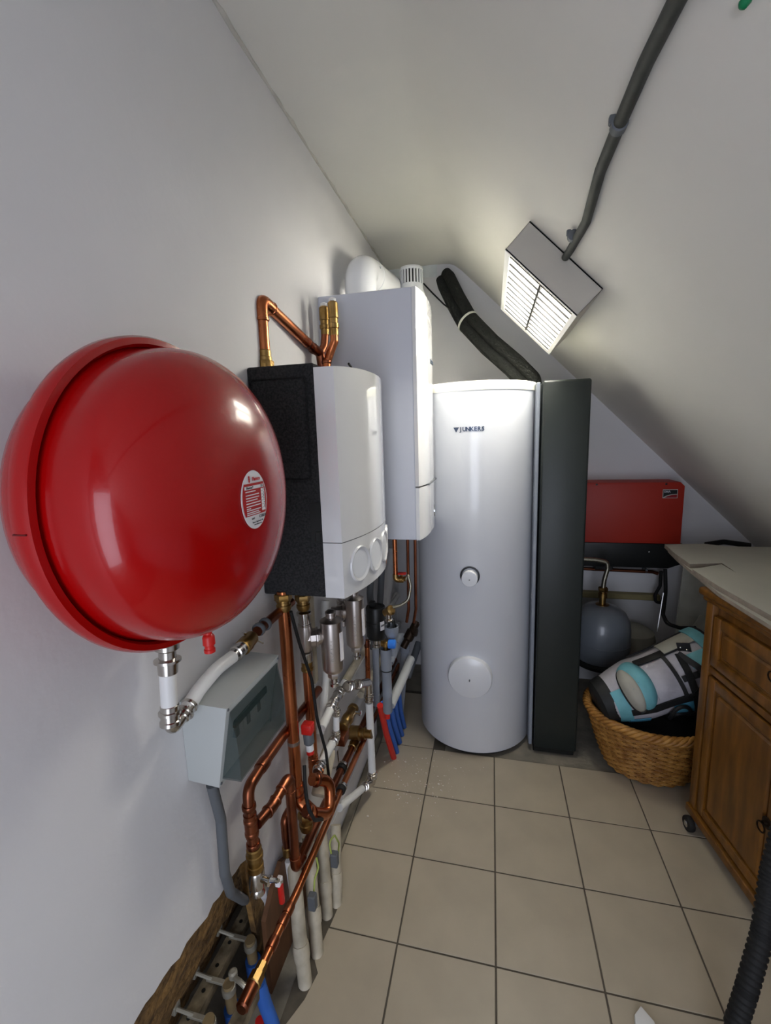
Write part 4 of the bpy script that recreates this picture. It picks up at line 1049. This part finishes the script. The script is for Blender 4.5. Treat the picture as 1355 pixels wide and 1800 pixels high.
# ------------------------------------------------------------------ press-fitted loop with white vertical pipe
lp = thing('white_loop_pipe', 'white vertical pipe with chrome elbows standing out in front of the copper pipes', 'pipe', (-0.2350, 0.5368, 0.0816))
XL = -.235
k0, k1 = V((-0.2750, 0.3846, 0.6438)), V((-0.2350, 0.5947, 0.5570)); k2 = V((-0.2350, 0.5647, 0.0696)); k2.y = k1.y = (k1.y + k2.y) / 2
k3 = V((-0.2750, 0.2529, 0.2180))
q('pipe', WPIPE, lp, tube, [k1.lerp(k2, .2), k1.lerp(k2, .93)], .0170, 18)
q('chrome_elbow', NICKEL, lp, tube, [k1 + (k0 - k1) * .45, k1, k1.lerp(k2, .14)], .0180, 18, .022)
press(lp, k1 + (k0 - k1) * .95, k1 - k0, .0170, .045); press(lp, k1 + (k0 - k1) * .55, k1 - k0, .0160, .035)
press(lp, k1.lerp(k2, .10), k2 - k1, .0172, .042); press(lp, k1.lerp(k2, .90), k2 - k1, .0172, .040)
q('chrome_elbow', NICKEL, lp, tube, [k1.lerp(k2, .97), k2 + Vector((0, 0, -.012)), k2.lerp(k3, .3)], .0150, 18, .015)
press(lp, k2.lerp(k3, .22), k3 - k2, .0150, .035)
q('pipe', WPIPE, lp, tube, [k2.lerp(k3, .35), k2.lerp(k3, .75), k3], .0150, 18)
bf0, bf1 = V((-0.3376, 0.5720, 0.3054)), V((-0.2125, 0.5650, 0.3187))
bf = thing('brass_fitting', 'knurled brass fitting crossing behind the white vertical pipe', 'fitting', bf0)
q('body', BRASS, bf, lathe, [(.026, 0), (.030, .003), (.030, .052), (.033, .054), (.033, .060), (.022, .062), (.022, .076), (.026, .078), (.026, .084), (.021, .086), (.021, .115)], bf0, bf1 - bf0, 24)
gvv = thing('brass_ball_valve', 'dull brass ball valve with chrome spindle above the brass fitting', 'valve', (-0.3000, 0.4624, 0.4544))
v0, v1 = V((-0.3000, 0.4017, 0.4490)), V((-0.3000, 0.6642, 0.4359)); vd = v1 - v0
q('body', BRASS, gvv, lathe, [(.019, 0), (.022, .004), (.022, .03), (.018, .034), (.024, .05), (.026, .07), (.022, .09), (.021, .13), (.024, .134), (.024, .15), (.017, .16)], v0, vd, 20)
q('spindle', CHROME, gvv, lathe, [(.007, .02), (.007, .035), (.011, .037), (.011, .046), (0, .048)], v0.lerp(v1, .45), (1, -.1, .1), 14)
q('tail_pipe', BPIPE, gvv, tube, [v1, (-0.3000, 0.9376, 0.4188), (-0.3000, 1.3553, 0.3960)], .0165, 16)
q('copper_block', COPPERD, gvv, box, v0 + Vector((-.03, -.04, -.055)), v0 + Vector((.02, .025, -.01)), .004, 2)

# ------------------------------------------------------------------ long copper pipes low along the wall
lc1 = thing('copper_floor_pipe', 'bright thin copper pipe running low along the wall into the wall opening', 'pipe', (-.285, .2, .20))
lp1 = [(-0.2680, -0.3684, 0.3146), (-0.2680, -0.1453, 0.2926), (-0.2680, 0.2765, 0.2880), (-0.2680, 0.5861, 0.2676), (-0.2680, 0.8359, 0.2463), (-0.2680, 1.3506, 0.2202)]
q('pipe', COPPER, lc1, tube, lp1, .0115, 16)
for k in (.35, .62, .78):
    p, d = along(lp1, k); ringpart('coupling', COPPERD, lc1, p, d, .0145, .03)
p, d = along(lp1, 0); q('brass_union', BRASS, lc1, lathe, [(.015, 0), (.019, .003), (.019, .025), (.0145, .028), (.0145, .05)], p - d * .10, d, 8)
q('end_tee', COPPERD, lc1, lathe, [(.012, -.05), (.016, -.046), (.016, 0), (.014, .01)], p - d * .10, d, 16)
p, d = along(lp1, 1.97); ringpart('clamp', BLACKR, lc1, p, d, .0185, .018)
q('clamp_band', NICKEL, lc1, lathe, [(.0185, -.006), (.0195, -.005), (.0195, .005), (.0185, .006)], p + d.normalized() * .016, d, 18)
lc2 = thing('copper_floor_pipe', 'dark thicker copper pipe running low along the wall behind the thin bright one', 'pipe', (-.31, .3, .25))
e0 = V((-0.3000, -0.0737, 0.3018)); lp2 = [e0, (-0.3080, 0.3849, 0.2731), (-0.3080, 0.5744, 0.2591), (-0.3080, 0.8293, 0.2521), (-0.3080, 1.4352, 0.2105)]
up_ = V((-0.3000, -0.0711, 0.5340)); up_.y = e0.y
q('pipe', COPPERD, lc2, tube, lp2, .0150, 16)
tee = V((-0.3120, -0.2424, 0.6169))
h1 = V((-0.3050, -0.1745, 0.6077)); hh = Vector((up_.x, up_.y, h1.z + .012))
pipe_run(lc2, [tee, h1, hh, e0 + Vector((0, 0, -.005)), V(lp2[1])], .0148, COPPERD, .026)
p, d = along(lp2, 1.0); ringpart('clamp', BLACKR, lc2, p, d, .021, .020)
q('clamp_band', NICKEL, lc2, lathe, [(.021, -.006), (.0222, -.005), (.0222, .005), (.021, .006)], p + d.normalized() * .018, d, 18)
p, d = along(lp2, 1.9); q('brass_coupling', BRASS, lc2, lathe, [(.016, -.03), (.019, -.028), (.019, -.005), (.022, 0), (.022, .012), (.018, .016), (.018, .035)], p, d, 18)
q('hanger_rod', NICKEL, lc2, tube, [(-0.3100, 0.3922, 0.2828), (-0.3650, 0.3890, 0.2608)], .0035, 8)
q('hanger_rod', NICKEL, lc2, tube, [(-0.3350, 0.4144, 0.3832), (-0.3350, 0.4291, 0.2385)], .0035, 8)
# second vertical just behind the swing elbow
dv = thing('short_copper_drop', 'short copper drop pipe with brass end left of the copper riser foot', 'pipe', (-0.3250, -0.0714, 0.3437))
q('pipe', COPPERD, dv, tube, [(-0.3300, -0.0347, 0.4612), (-0.3300, -0.0670, 0.4609), (-0.3300, -0.0683, 0.4012), (-0.3300, -0.0633, 0.3549)], .013, 14, .03)
q('brass_end', BRASS, dv, lathe, [(.0145, 0), (.017, .003), (.017, .03), (.014, .034)], (-0.3300, -0.0622, 0.3621), (0, 0, -1), 16)
q('tail', WPIPE, dv, tube, [(-0.3300, -0.0617, 0.3116), (-0.3300, -0.0398, 0.0920)], .0135, 14)

# ------------------------------------------------------------------ left aged copper line with shut-off valve
ll = thing('aged_copper_line', 'aged brown copper line bending down the wall to the red-handled shut-off valve', 'pipe', (-0.3200, -0.2464, 0.6330))
l0 = [(-0.3350, 0.2649, 0.6989), (-0.3350, -0.0174, 0.7171), (-0.3320, -0.1585, 0.7228), (-0.3280, -0.2443, 0.7233), (-0.3250, -0.2569, 0.6759), (-0.3220, -0.2524, 0.5340)]
dn2 = V(l0[-1]); dn1 = V(l0[-2]); dn1.y = dn2.y
l0[-2] = tuple(dn1); l0[-1] = tuple(dn2)
q('pipe', COPPERD, ll, tube, l0, .0150, 18, .07)
d = V(l0[2]) - V(l0[1]); ringpart('bead', COPPERD, ll, V(l0[2]) - d * .0, d, .0185, .035)
for f in (.0, .28, .55, .8): ringpart('bead', COPPERD, ll, dn1.lerp(dn2, f), (0, 0, 1), .0185, .014)
q('tee_body', COPPERD, ll, tube, [dn1.lerp(dn2, .15), dn1.lerp(dn2, .62)], .0172, 18)
q('brass_union', BRASS, ll, lathe, [(.017, 0), (.020, .003), (.020, .018), (.0225, .020), (.0225, .032), (.019, .034), (.019, .05), (.0215, .052), (.0215, .068), (.016, .07)], dn2 + Vector((0, 0, .02)), (0, 0, -1), 20)
sv = thing('shutoff_valve', 'steel shut-off valve with red lever handle at the wall opening', 'valve', dn2 + Vector((0, 0, -.11)))
q('body', NICKEL, sv, lathe, [(.018, 0), (.022, .006), (.022, .05), (.018, .055), (.0215, .062), (.0215, .072), (.016, .076)], dn2 + Vector((0, 0, -.048)), (0, 0, -1), 20)
vs0 = dn2 + Vector((.0, 0, -.070))
q('spindle', CHROME, sv, lathe, [(.010, .015), (.010, .035), (.013, .037), (.013, .044), (0, .046)], vs0, (1, -.15, .0), 14)
LT_ = mat('lever_sleeve', '#b03020', .45)
q('lever', CHROME, sv, tube, [vs0 + Vector((.042, -.006, .004)), vs0 + Vector((.055, .0, .0)), vs0 + Vector((.060, .02, -.03))], .0065, 8, .01)
q('lever_label', LABW, sv, box, vs0 + Vector((.050, .004, -.030)), vs0 + Vector((.064, .026, -.012)), .002, 1)
q('lever_grip', REDP, sv, tube, [vs0 + Vector((.058, .018, -.028)), vs0 + Vector((.055, .026, -.10))], .0085, 10)

# ------------------------------------------------------------------ beige pipes entering the floor
for pts, r, lab in (
    ([(-0.3180, -0.0517, 0.2993), (-0.2780, -0.1241, 0.1249), (-0.2502, -0.1613, -0.0100)], .0215, 'beige floor pipe nearest the camera below the copper pipes'),
    ([(-0.3180, 0.0591, 0.2765), (-0.2820, -0.0091, 0.1341), (-0.2440, -0.0803, -0.0100)], .0205, 'second beige floor pipe, behind the nearest one'),
    ([(-0.3100, 0.1472, 0.2615), (-0.2750, 0.0812, 0.1249), (-0.2551, 0.0364, -0.0100)], .0205, 'third beige floor pipe beside the tile edge'),
    ([(-0.2680, 0.1919, 0.2029), (-0.2500, 0.1266, 0.1046), (-0.2350, 0.0793, -0.0100)], .0195, 'fourth beige floor pipe, farthest from the camera')):
    o = thing('floor_pipe', lab, 'pipe', V(pts[-1]) * Vector((1, 1, 0)) if 0 else (V(pts[-1]).x, V(pts[-1]).y, 0), 'beige pipes entering the floor')
    q('pipe', BPIPE, o, tube, pts, r, 20, .1)
    m_ = V(pts[1]).lerp(V(pts[2]), .35); ringpart('socket', BPIPE, o, m_, V(pts[2]) - V(pts[1]), r * 1.16, .045)
cl_ = mat('green_yellow_wire', '#a5b45a', .5)
tag(q('earth_wire', cl_, None, tube, [(-0.2350, -0.0993, 0.2302), (-0.2400, -0.0719, 0.2699), (-0.2350, -0.0486, 0.2871), (-0.2400, -0.0498, 0.3227)], .003, 8, .02), 'loose green and yellow earth wire on the second floor pipe', 'wire')
tag(q('earth_wire', cl_, None, tube, [(-0.2220, 0.0264, 0.2633), (-0.2250, 0.0203, 0.3125), (-0.2220, 0.0645, 0.2950), (-0.2220, 0.1012, 0.2264), (-0.2220, 0.0838, 0.1894)], .003, 8, .015), 'coiled green and yellow earth wire on the farthest floor pipe', 'wire')
for pz in ((-0.2360, -0.1054, 0.2331), (-0.2160, 0.0387, 0.2340)):
    tag(q('earth_clamp', GREYD, None, box, V(pz) + Vector((-.012, -.012, -.03)), V(pz) + Vector((.012, .012, .02)), .003, 1), 'dark metal earthing clamp on the ' + ('second' if pz[1] < 0 else 'farthest') + ' floor pipe', 'clamp')
# wood panel beside the wall opening
WOODP = mat('brown_panel', '#6b482e', .6, var=.3, vscale=6, stretch=(6, 6, 1))
bm = B(); prism(bm, [(-.205, -.006), (.06, -.006), (.06, .245), (-.09, .33), (-.15, .30), (-.205, .25)], (-.352, 0, 0), (0, 1, 0), (0, 0, 1), .014)
tag(mk('wood_panel', bm, WOODP, smooth=False), 'dark brown wooden panel standing behind the beige floor pipes', 'panel')

# ------------------------------------------------------------------ rails, clamps and blue-sleeved pipes in the opening
RUST = mat('dirty_steel', '#8d8068', .75, .15, var=.45, vscale=30, color2='#5e533f')
for (a, b, lab) in (((-.474, -.72, .150), (-.458, -.105, .150), 'dirty perforated steel rail along the back of the wall opening'),
                    ((-.362, -.72, .150), (-.334, -.285, .150), 'short dirty perforated steel rail at the front of the wall opening')):
    a, b = V(a), V(b); d = (b - a).normalized(); s = d.cross(Vector((0, 0, 1))).normalized()
    rl = thing('steel_rail', lab, 'rail', a, 'rails in the wall opening')
    M = basis(a, d, s); L = (b - a).length
    q('channel', RUST, rl, box, (0, -.017, -.003), (L, .017, .0), .0008, 1, M)
    for sy_ in (-.019, .017): q('flange', RUST, rl, box, (0, sy_, -.003), (L, sy_ + .002, .026), .0005, 1, M)
    k = .03
    while k < L - .02:
        q('hole', BLACKP, rl, lathe, [(.0055, -.001), (.0055, .0006), (0, .0006)], M @ Vector((k, 0, -.003)), M.to_3x3() @ Vector((0, 0, -1)), 10)
        k += .060
BSLV = mat('blue_sleeve', '#2f62b5', .6)
TAN = mat('tan_pipe', '#9a8560', .6, var=.3, vscale=14)
LEV = mat('pale_clamp', '#b9b5a6', .45, .5, var=.2, vscale=30)
for k, (x, y) in enumerate(((-.402, -.195), (-.404, -.305), (-.410, -.385), (-.412, -.475), (-.414, -.565))):
    nth = ('farthest', 'second farthest', 'middle', 'second nearest', 'nearest')[k]
    o = thing('sleeved_pipe', nth + ' of the tan pipes with blue sleeves between the rails in the wall opening', 'pipe', (x, y, -.06), 'sleeved pipes in the opening')
    q('pipe', TAN, o, tube, [(x, y, .160), (x + .004, y + .003, .02), (x + .006, y + .004, -.04)], .0150, 14, .05)
    q('blue_sleeve', BSLV, o, tube, [(x + .002, y + .002, .085 - .012 * (k % 2)), (x + .006, y + .004, -.06)], .0225, 16)
    q('rail_clamp', LEV, o, lathe, [(.0155, -.010), (.0185, -.009), (.0185, .009), (.0155, .010)], (x, y, .140), (.05, 0, -1), 16)
    q('clamp_arm', LEV, o, box, (-.470, y - .006, .152), (x - .012, y + .006, .160), .001, 1)
    q('clamp_bolt', LEV, o, tube, [(-.455, y, .158), (-.500, y - .004, .170)], .0050, 8)
    q('bolt_head', LEV, o, box, (-.522, y - .014, .158), (-.498, y + .010, .184), .002, 1)
lv = thing('pale_lever', 'pale metal lever bent over the front rail in the wall opening', 'lever', (-.35, -.33, .16))
q('arm', LEV, lv, tube, [(-0.3912, -0.3005, 0.1800), (-0.3538, -0.3152, 0.1900), (-0.3288, -0.3179, 0.1700), (-0.3237, -0.3152, 0.1300)], .0065, 10, .03)
q('pivot', LEV, lv, lathe, [(.012, 0), (.012, .014), (.007, .018)], (-0.3920, -0.2972, 0.1750), (0, 0, 1), 12)
tag(q('blue_tube', BSLV, None, tube, [(-0.3255, -0.2816, 0.1500), (-0.3132, -0.2802, 0.0800), (-0.2920, -0.2838, 0.0200), (-0.2915, -0.2751, -0.0500)], .018, 14, .05), 'plain blue tube slanting down at the near corner of the wall opening', 'tube')
tag(q('red_tube', REDP, None, tube, [(-0.3258, -0.2950, 0.0400), (-0.3357, -0.2783, -0.0300)], .012, 14, .05), 'plain red tube low in the wall opening beside the blue tube', 'tube')

# ------------------------------------------------------------------ red actuator with cable, black cable
ac = thing('flow_sensor', 'red and grey sensor clipped on the copper riser with a black cable', 'sensor', (-0.2750, 0.0067, 0.6284))
s0_ = V((-0.2850, 0.0450, 0.6957))
q('red_cap', REDP, ac, box, s0_ + Vector((-.018, -.016, -.012)), s0_ + Vector((.018, .016, .022)), .004, 2)
q('body', GREYD, ac, lathe, [(.015, 0), (.017, .004), (.017, .035), (.012, .040)], s0_ + Vector((0, 0, -.012)), (.05, 0, -1), 18)
q('label_band', WPIPE, ac, lathe, [(.0125, 0), (.0125, .022)], s0_ + Vector((.002, 0, -.052)), (.05, 0, -1), 16)
q('red_ring', REDP, ac, lathe, [(.0125, 0), (.0125, .012), (.006, .016)], s0_ + Vector((.003, 0, -.074)), (.05, 0, -1), 16)
q('cable', BLACKR, ac, tube, [(-0.2720, -0.0234, 0.6226), (-0.2600, -0.0532, 0.5803), (-0.2320, -0.1017, 0.5508), (-0.2250, -0.0761, 0.4856), (-0.2350, 0.0000, 0.4154)], .0055, 10, .05)
tag(q('long_black_cable', BLACKR, None, tube, [(-0.2850, -0.0171, 1.1212), (-0.2850, 0.0253, 1.0028), (-0.2800, 0.0886, 0.8442), (-0.2750, 0.0990, 0.7011), (-0.2680, 0.1419, 0.5425), (-0.2680, 0.1543, 0.4363), (-0.2700, 0.1479, 0.3958)], .0052, 10, .12), 'long thin black cable hanging down in front of the copper risers', 'cable')

# ------------------------------------------------------------------ things below the boiler
bc_ = thing('boiler_copper_pipe', 'bright copper pipe dropping from the boiler to the small brass tap', 'pipe', (-0.1028, 0.6200, 1.0423))
c0 = V((-0.1108, 0.6200, 1.1908)); c1 = V((-0.1031, 0.6200, 1.0323)); c0.x = c1.x = (c0.x + c1.x) / 2
q('pipe', COPPER, bc_, tube, [c0 + Vector((0, 0, .03)), c1], .0100, 14)
q('elbow', BRASS, bc_, tube, [c1 + Vector((0, 0, .012)), c1 + Vector((0, 0, -.012)), c1 + Vector((.035, .0, -.012))], .0125, 14, .012)
tp = thing('brass_tap', 'small brass tap with red handle under the boiler', 'tap', c1 + Vector((.03, 0, -.03)))
q('body', BRASS, tp, lathe, [(.010, 0), (.014, .004), (.014, .016), (.010, .02), (.012, .03)], c1 + Vector((.014, 0, -.010)), (1, 0, .1), 16)
q('spindle', BRASS, tp, lathe, [(.005, 0), (.005, .022)], c1 + Vector((.024, 0, -.008)), (.2, 0, 1), 10)
q('red_handle', REDP, tp, box, c1 + Vector((.010, -.012, .012)), c1 + Vector((.046, .012, .020)), .004, 2)
hz2 = thing('braided_hose', 'curved steel-braided filling hose between the tap and the brass valve', 'hose', (-0.0988, 0.6200, 0.9157))
q('hose', BRAID, hz2, tube, [c1 + Vector((.044, 0, -.008)), (-0.0536, 0.6200, 1.0444), (-0.0407, 0.6100, 0.9983), (-0.0500, 0.6000, 0.9387), (-0.0818, 0.5850, 0.9200), (-0.1130, 0.5700, 0.9139)], .0065, 12, .05)
fb = V((-0.1281, 0.5700, 0.8979))
fbv = thing('filling_valve', 'brown brass filling valve right of the black pump', 'valve', fb)
q('body', BRASS, fbv, lathe, [(.012, -.03), (.017, -.026), (.017, -.01), (.021, 0), (.021, .016), (.013, .022)], fb, (.5, -.3, .35), 16)
q('lower_body', NICKEL, fbv, lathe, [(.013, 0), (.013, .02), (.018, .024), (.018, .03)], fb + Vector((-.002, 0, -.012)), (0, 0, -1), 16)
fn = thing('drain_funnel', 'grey drain funnel with open top below the filling valve', 'funnel', (-0.1288, 0.6000, 0.7721))
f1 = V((-0.1274, 0.6000, 0.8190)); f2 = V((-0.1262, 0.6000, 0.6881))
bm = B(); lathe(bm, [(.020, f2.z - f1.z), (.020, -.05), (.030, -.03), (.030, 0), (.027, 0), (.027, -.03), (.017, -.05)], f1, (0, 0, 1), 24, False); mk('cup', bm, GREYP, fn)
for k in range(4):
    a = PI / 4 + k * PI / 2
    q('bridge', BLACKP, fn, tube, [f1 + Vector((.022 * math.cos(a), .022 * math.sin(a), -.012)), f1 + Vector((.010 * math.cos(a), .010 * math.sin(a), .03))], .004, 6)
# safety valve with blue cap above a wide grey drain pipe
dp0, dp1 = V((-0.1459, 0.5600, 0.7326)), V((-0.1479, 0.5600, 0.4353)); dp1.x = dp0.x
dpp = thing('grey_drain_pipe', 'wide grey drain pipe standing below the blue-capped safety valve', 'pipe', (dp0.x, dp0.y, dp1.z))
LD = dp0.z - dp1.z
bm = B(); lathe(bm, [(.017, -LD), (.0205, -LD + .006), (.0205, -LD * .75), (.0215, -LD * .74), (.0215, -LD * .70), (.0205, -LD * .69), (.0205, -LD * .36), (.0235, -LD * .32), (.0235, 0), (.021, 0), (.021, -.03), (.0, -.035)], dp0, (0, 0, 1), 24); mk('pipe', bm, GREYP, dpp)
q('seal_ring', BLACKR, dpp, lathe, [(.021, 0), (.0245, .001), (.0245, .005), (.021, .006)], dp0 + Vector((0, 0, -LD * .335)), (0, 0, 1), 24)
sfv = thing('safety_valve', 'brass safety valve with bright blue cap', 'valve', dp0)
q('body', BRASS, sfv, lathe, [(.010, -.02), (.011, .006), (.016, .012), (.017, .030), (.012, .036)], dp0, (0, 0, 1), 16)
sc = dp0 + Vector((0, 0, .022))
q('side_port', BRASS, sfv, lathe, [(.013, -.02), (.015, 0), (.015, .016), (.012, .02)], sc, (1, 0, 0), 14)
q('blue_cap', BLUEP, sfv, lathe, [(.017, .012), (.019, .014), (.019, .040), (.016, .043), (0, .043)], sc, (1, 0, .02), 18)
# thin copper verticals and dark pump group beside the tank
for px, px2, lab in ((717, 722, 'left one of two thin dark copper pipes hanging beside the tank'), (730, 735, 'right one of two thin dark copper pipes hanging beside the tank')):
    tag(q('thin_copper_pipe', COPPERD, None, tube, [(V(P_T[px]).x, .90, 1.215), (V(P_T[px]).x - .004, .90, .78), (V(P_T[px]).x - .02, .92, .70)], .0075, 10, .05), lab, 'pipe', 'thin copper pipes beside the tank')
sg = thing('dark_valve_group', 'dark metal valve group on the wall left of the tank', 'valve', (-0.1008, 0.9500, 0.6067))
DKM = mat('dark_bronze', '#2c2118', .45, .8)
g0, g1 = V((-0.0806, 0.9800, 0.6815)), V((-0.1467, 0.9200, 0.5554))
q('body', DKM, sg, lathe, [(.012, 0), (.02, .01), (.02, .05), (.026, .055), (.026, .10), (.018, .11), (.018, .15)], g0, g1 - g0, 18)
q('flange', DKM, sg, lathe, [(.012, 0), (.03, .005), (.03, .02), (.012, .03)], g0.lerp(g1, .35), (1, -.2, .2), 14)
# grey elbow pipe and pale slanted pipe
ge = thing('grey_elbow_pipe', 'grey plastic pipe with elbow dropping to the floor left of the tank', 'pipe', (-0.1947, 1.1988, 0.0000))
gz = V((-0.1964, 1.2268, 0.0000)); gz.x = -.215; gz.y = 1.08
pipe_run(ge, [(-0.2036, 0.8500, 0.5093), (-0.1736, 1.0000, 0.5907), (-0.1547, 1.0200, 0.5217), (gz.x, gz.y, .01)], .022, GREYP, .03, True, GREYP)
tag(q('pale_slanted_pipe', GREYL, None, tube, [(-0.1683, 0.7000, 0.3763), (-0.1383, 0.8600, 0.4273), (-0.1218, 1.0000, 0.4602)], .022, 18), 'pale grey pipe slanting up towards the tank above the blue hoses', 'pipe')
tag(q('dark_slanted_pipe', GREYD, None, tube, [(-0.1546, 1.0600, 0.3190), (-0.1144, 1.2200, 0.4455)], .020, 14), 'dark grey pipe slanting behind the tank at its left edge', 'pipe')
# copper verticals behind the white loop
vc = thing('vertical_copper_pipe', 'copper pipe dropping straight below the rear separator beside the pump', 'pipe', (-0.2650, 0.6887, 0.5173))
q('pipe', COPPER, vc, tube, [(-0.2650, 0.6855, 0.7029), (-0.2650, 0.6772, 0.5067)], .0115, 16); ringpart('collar', COPPERD, vc, (-0.2650, 0.6829, 0.6846), (0, 0, 1), .0135, .03)
gh = tag(q('grey_drop_pipe', GREYP, None, tube, [(-0.2450, 0.7545, 0.6287), (-0.2450, 0.7364, 0.3440)], .016, 16), 'slim grey pipe dropping from the black pump outlet', 'pipe')

# ------------------------------------------------------------------ blue and red sleeved tubes fanning into the floor
hs_ = [((668, 1240), (692, 1332), 'R', 'red tube nearest the camera in the fan of tubes entering the floor by the tiles'),
       ((674, 1236), (697, 1322), 'B', 'first blue tube of the fan, next to the red tube at the tile edge'),
       ((684, 1232), (702, 1305), 'B', 'second blue tube of the fan entering the floor by the tiles'),
       ((692, 1228), (706, 1292), 'B', 'third blue tube of the fan entering the floor by the tiles'),
       ((700, 1218), (710, 1278), 'B', 'fourth blue tube of the fan, closest to the grey elbow pipe')]
for k, (a, b, c, lab) in enumerate(hs_):
    A0, B0 = V(HS_A[k]), V(HS_B[k])
    tag(q('fan_tube', REDP if c == 'R' else BSLV, None, tube, [A0, A0.lerp(B0, .5) + Vector((-.006, .0, .0)), B0], .0145, 14, .08), lab, 'tube', 'coloured tubes fanning into the floor')
tag(q('red_stub', REDP, None, tube, [(-0.1569, 0.6000, 0.4413), (-0.1588, 0.6000, 0.3799)], .012, 12), 'short red stub below the wide grey drain pipe', 'tube')
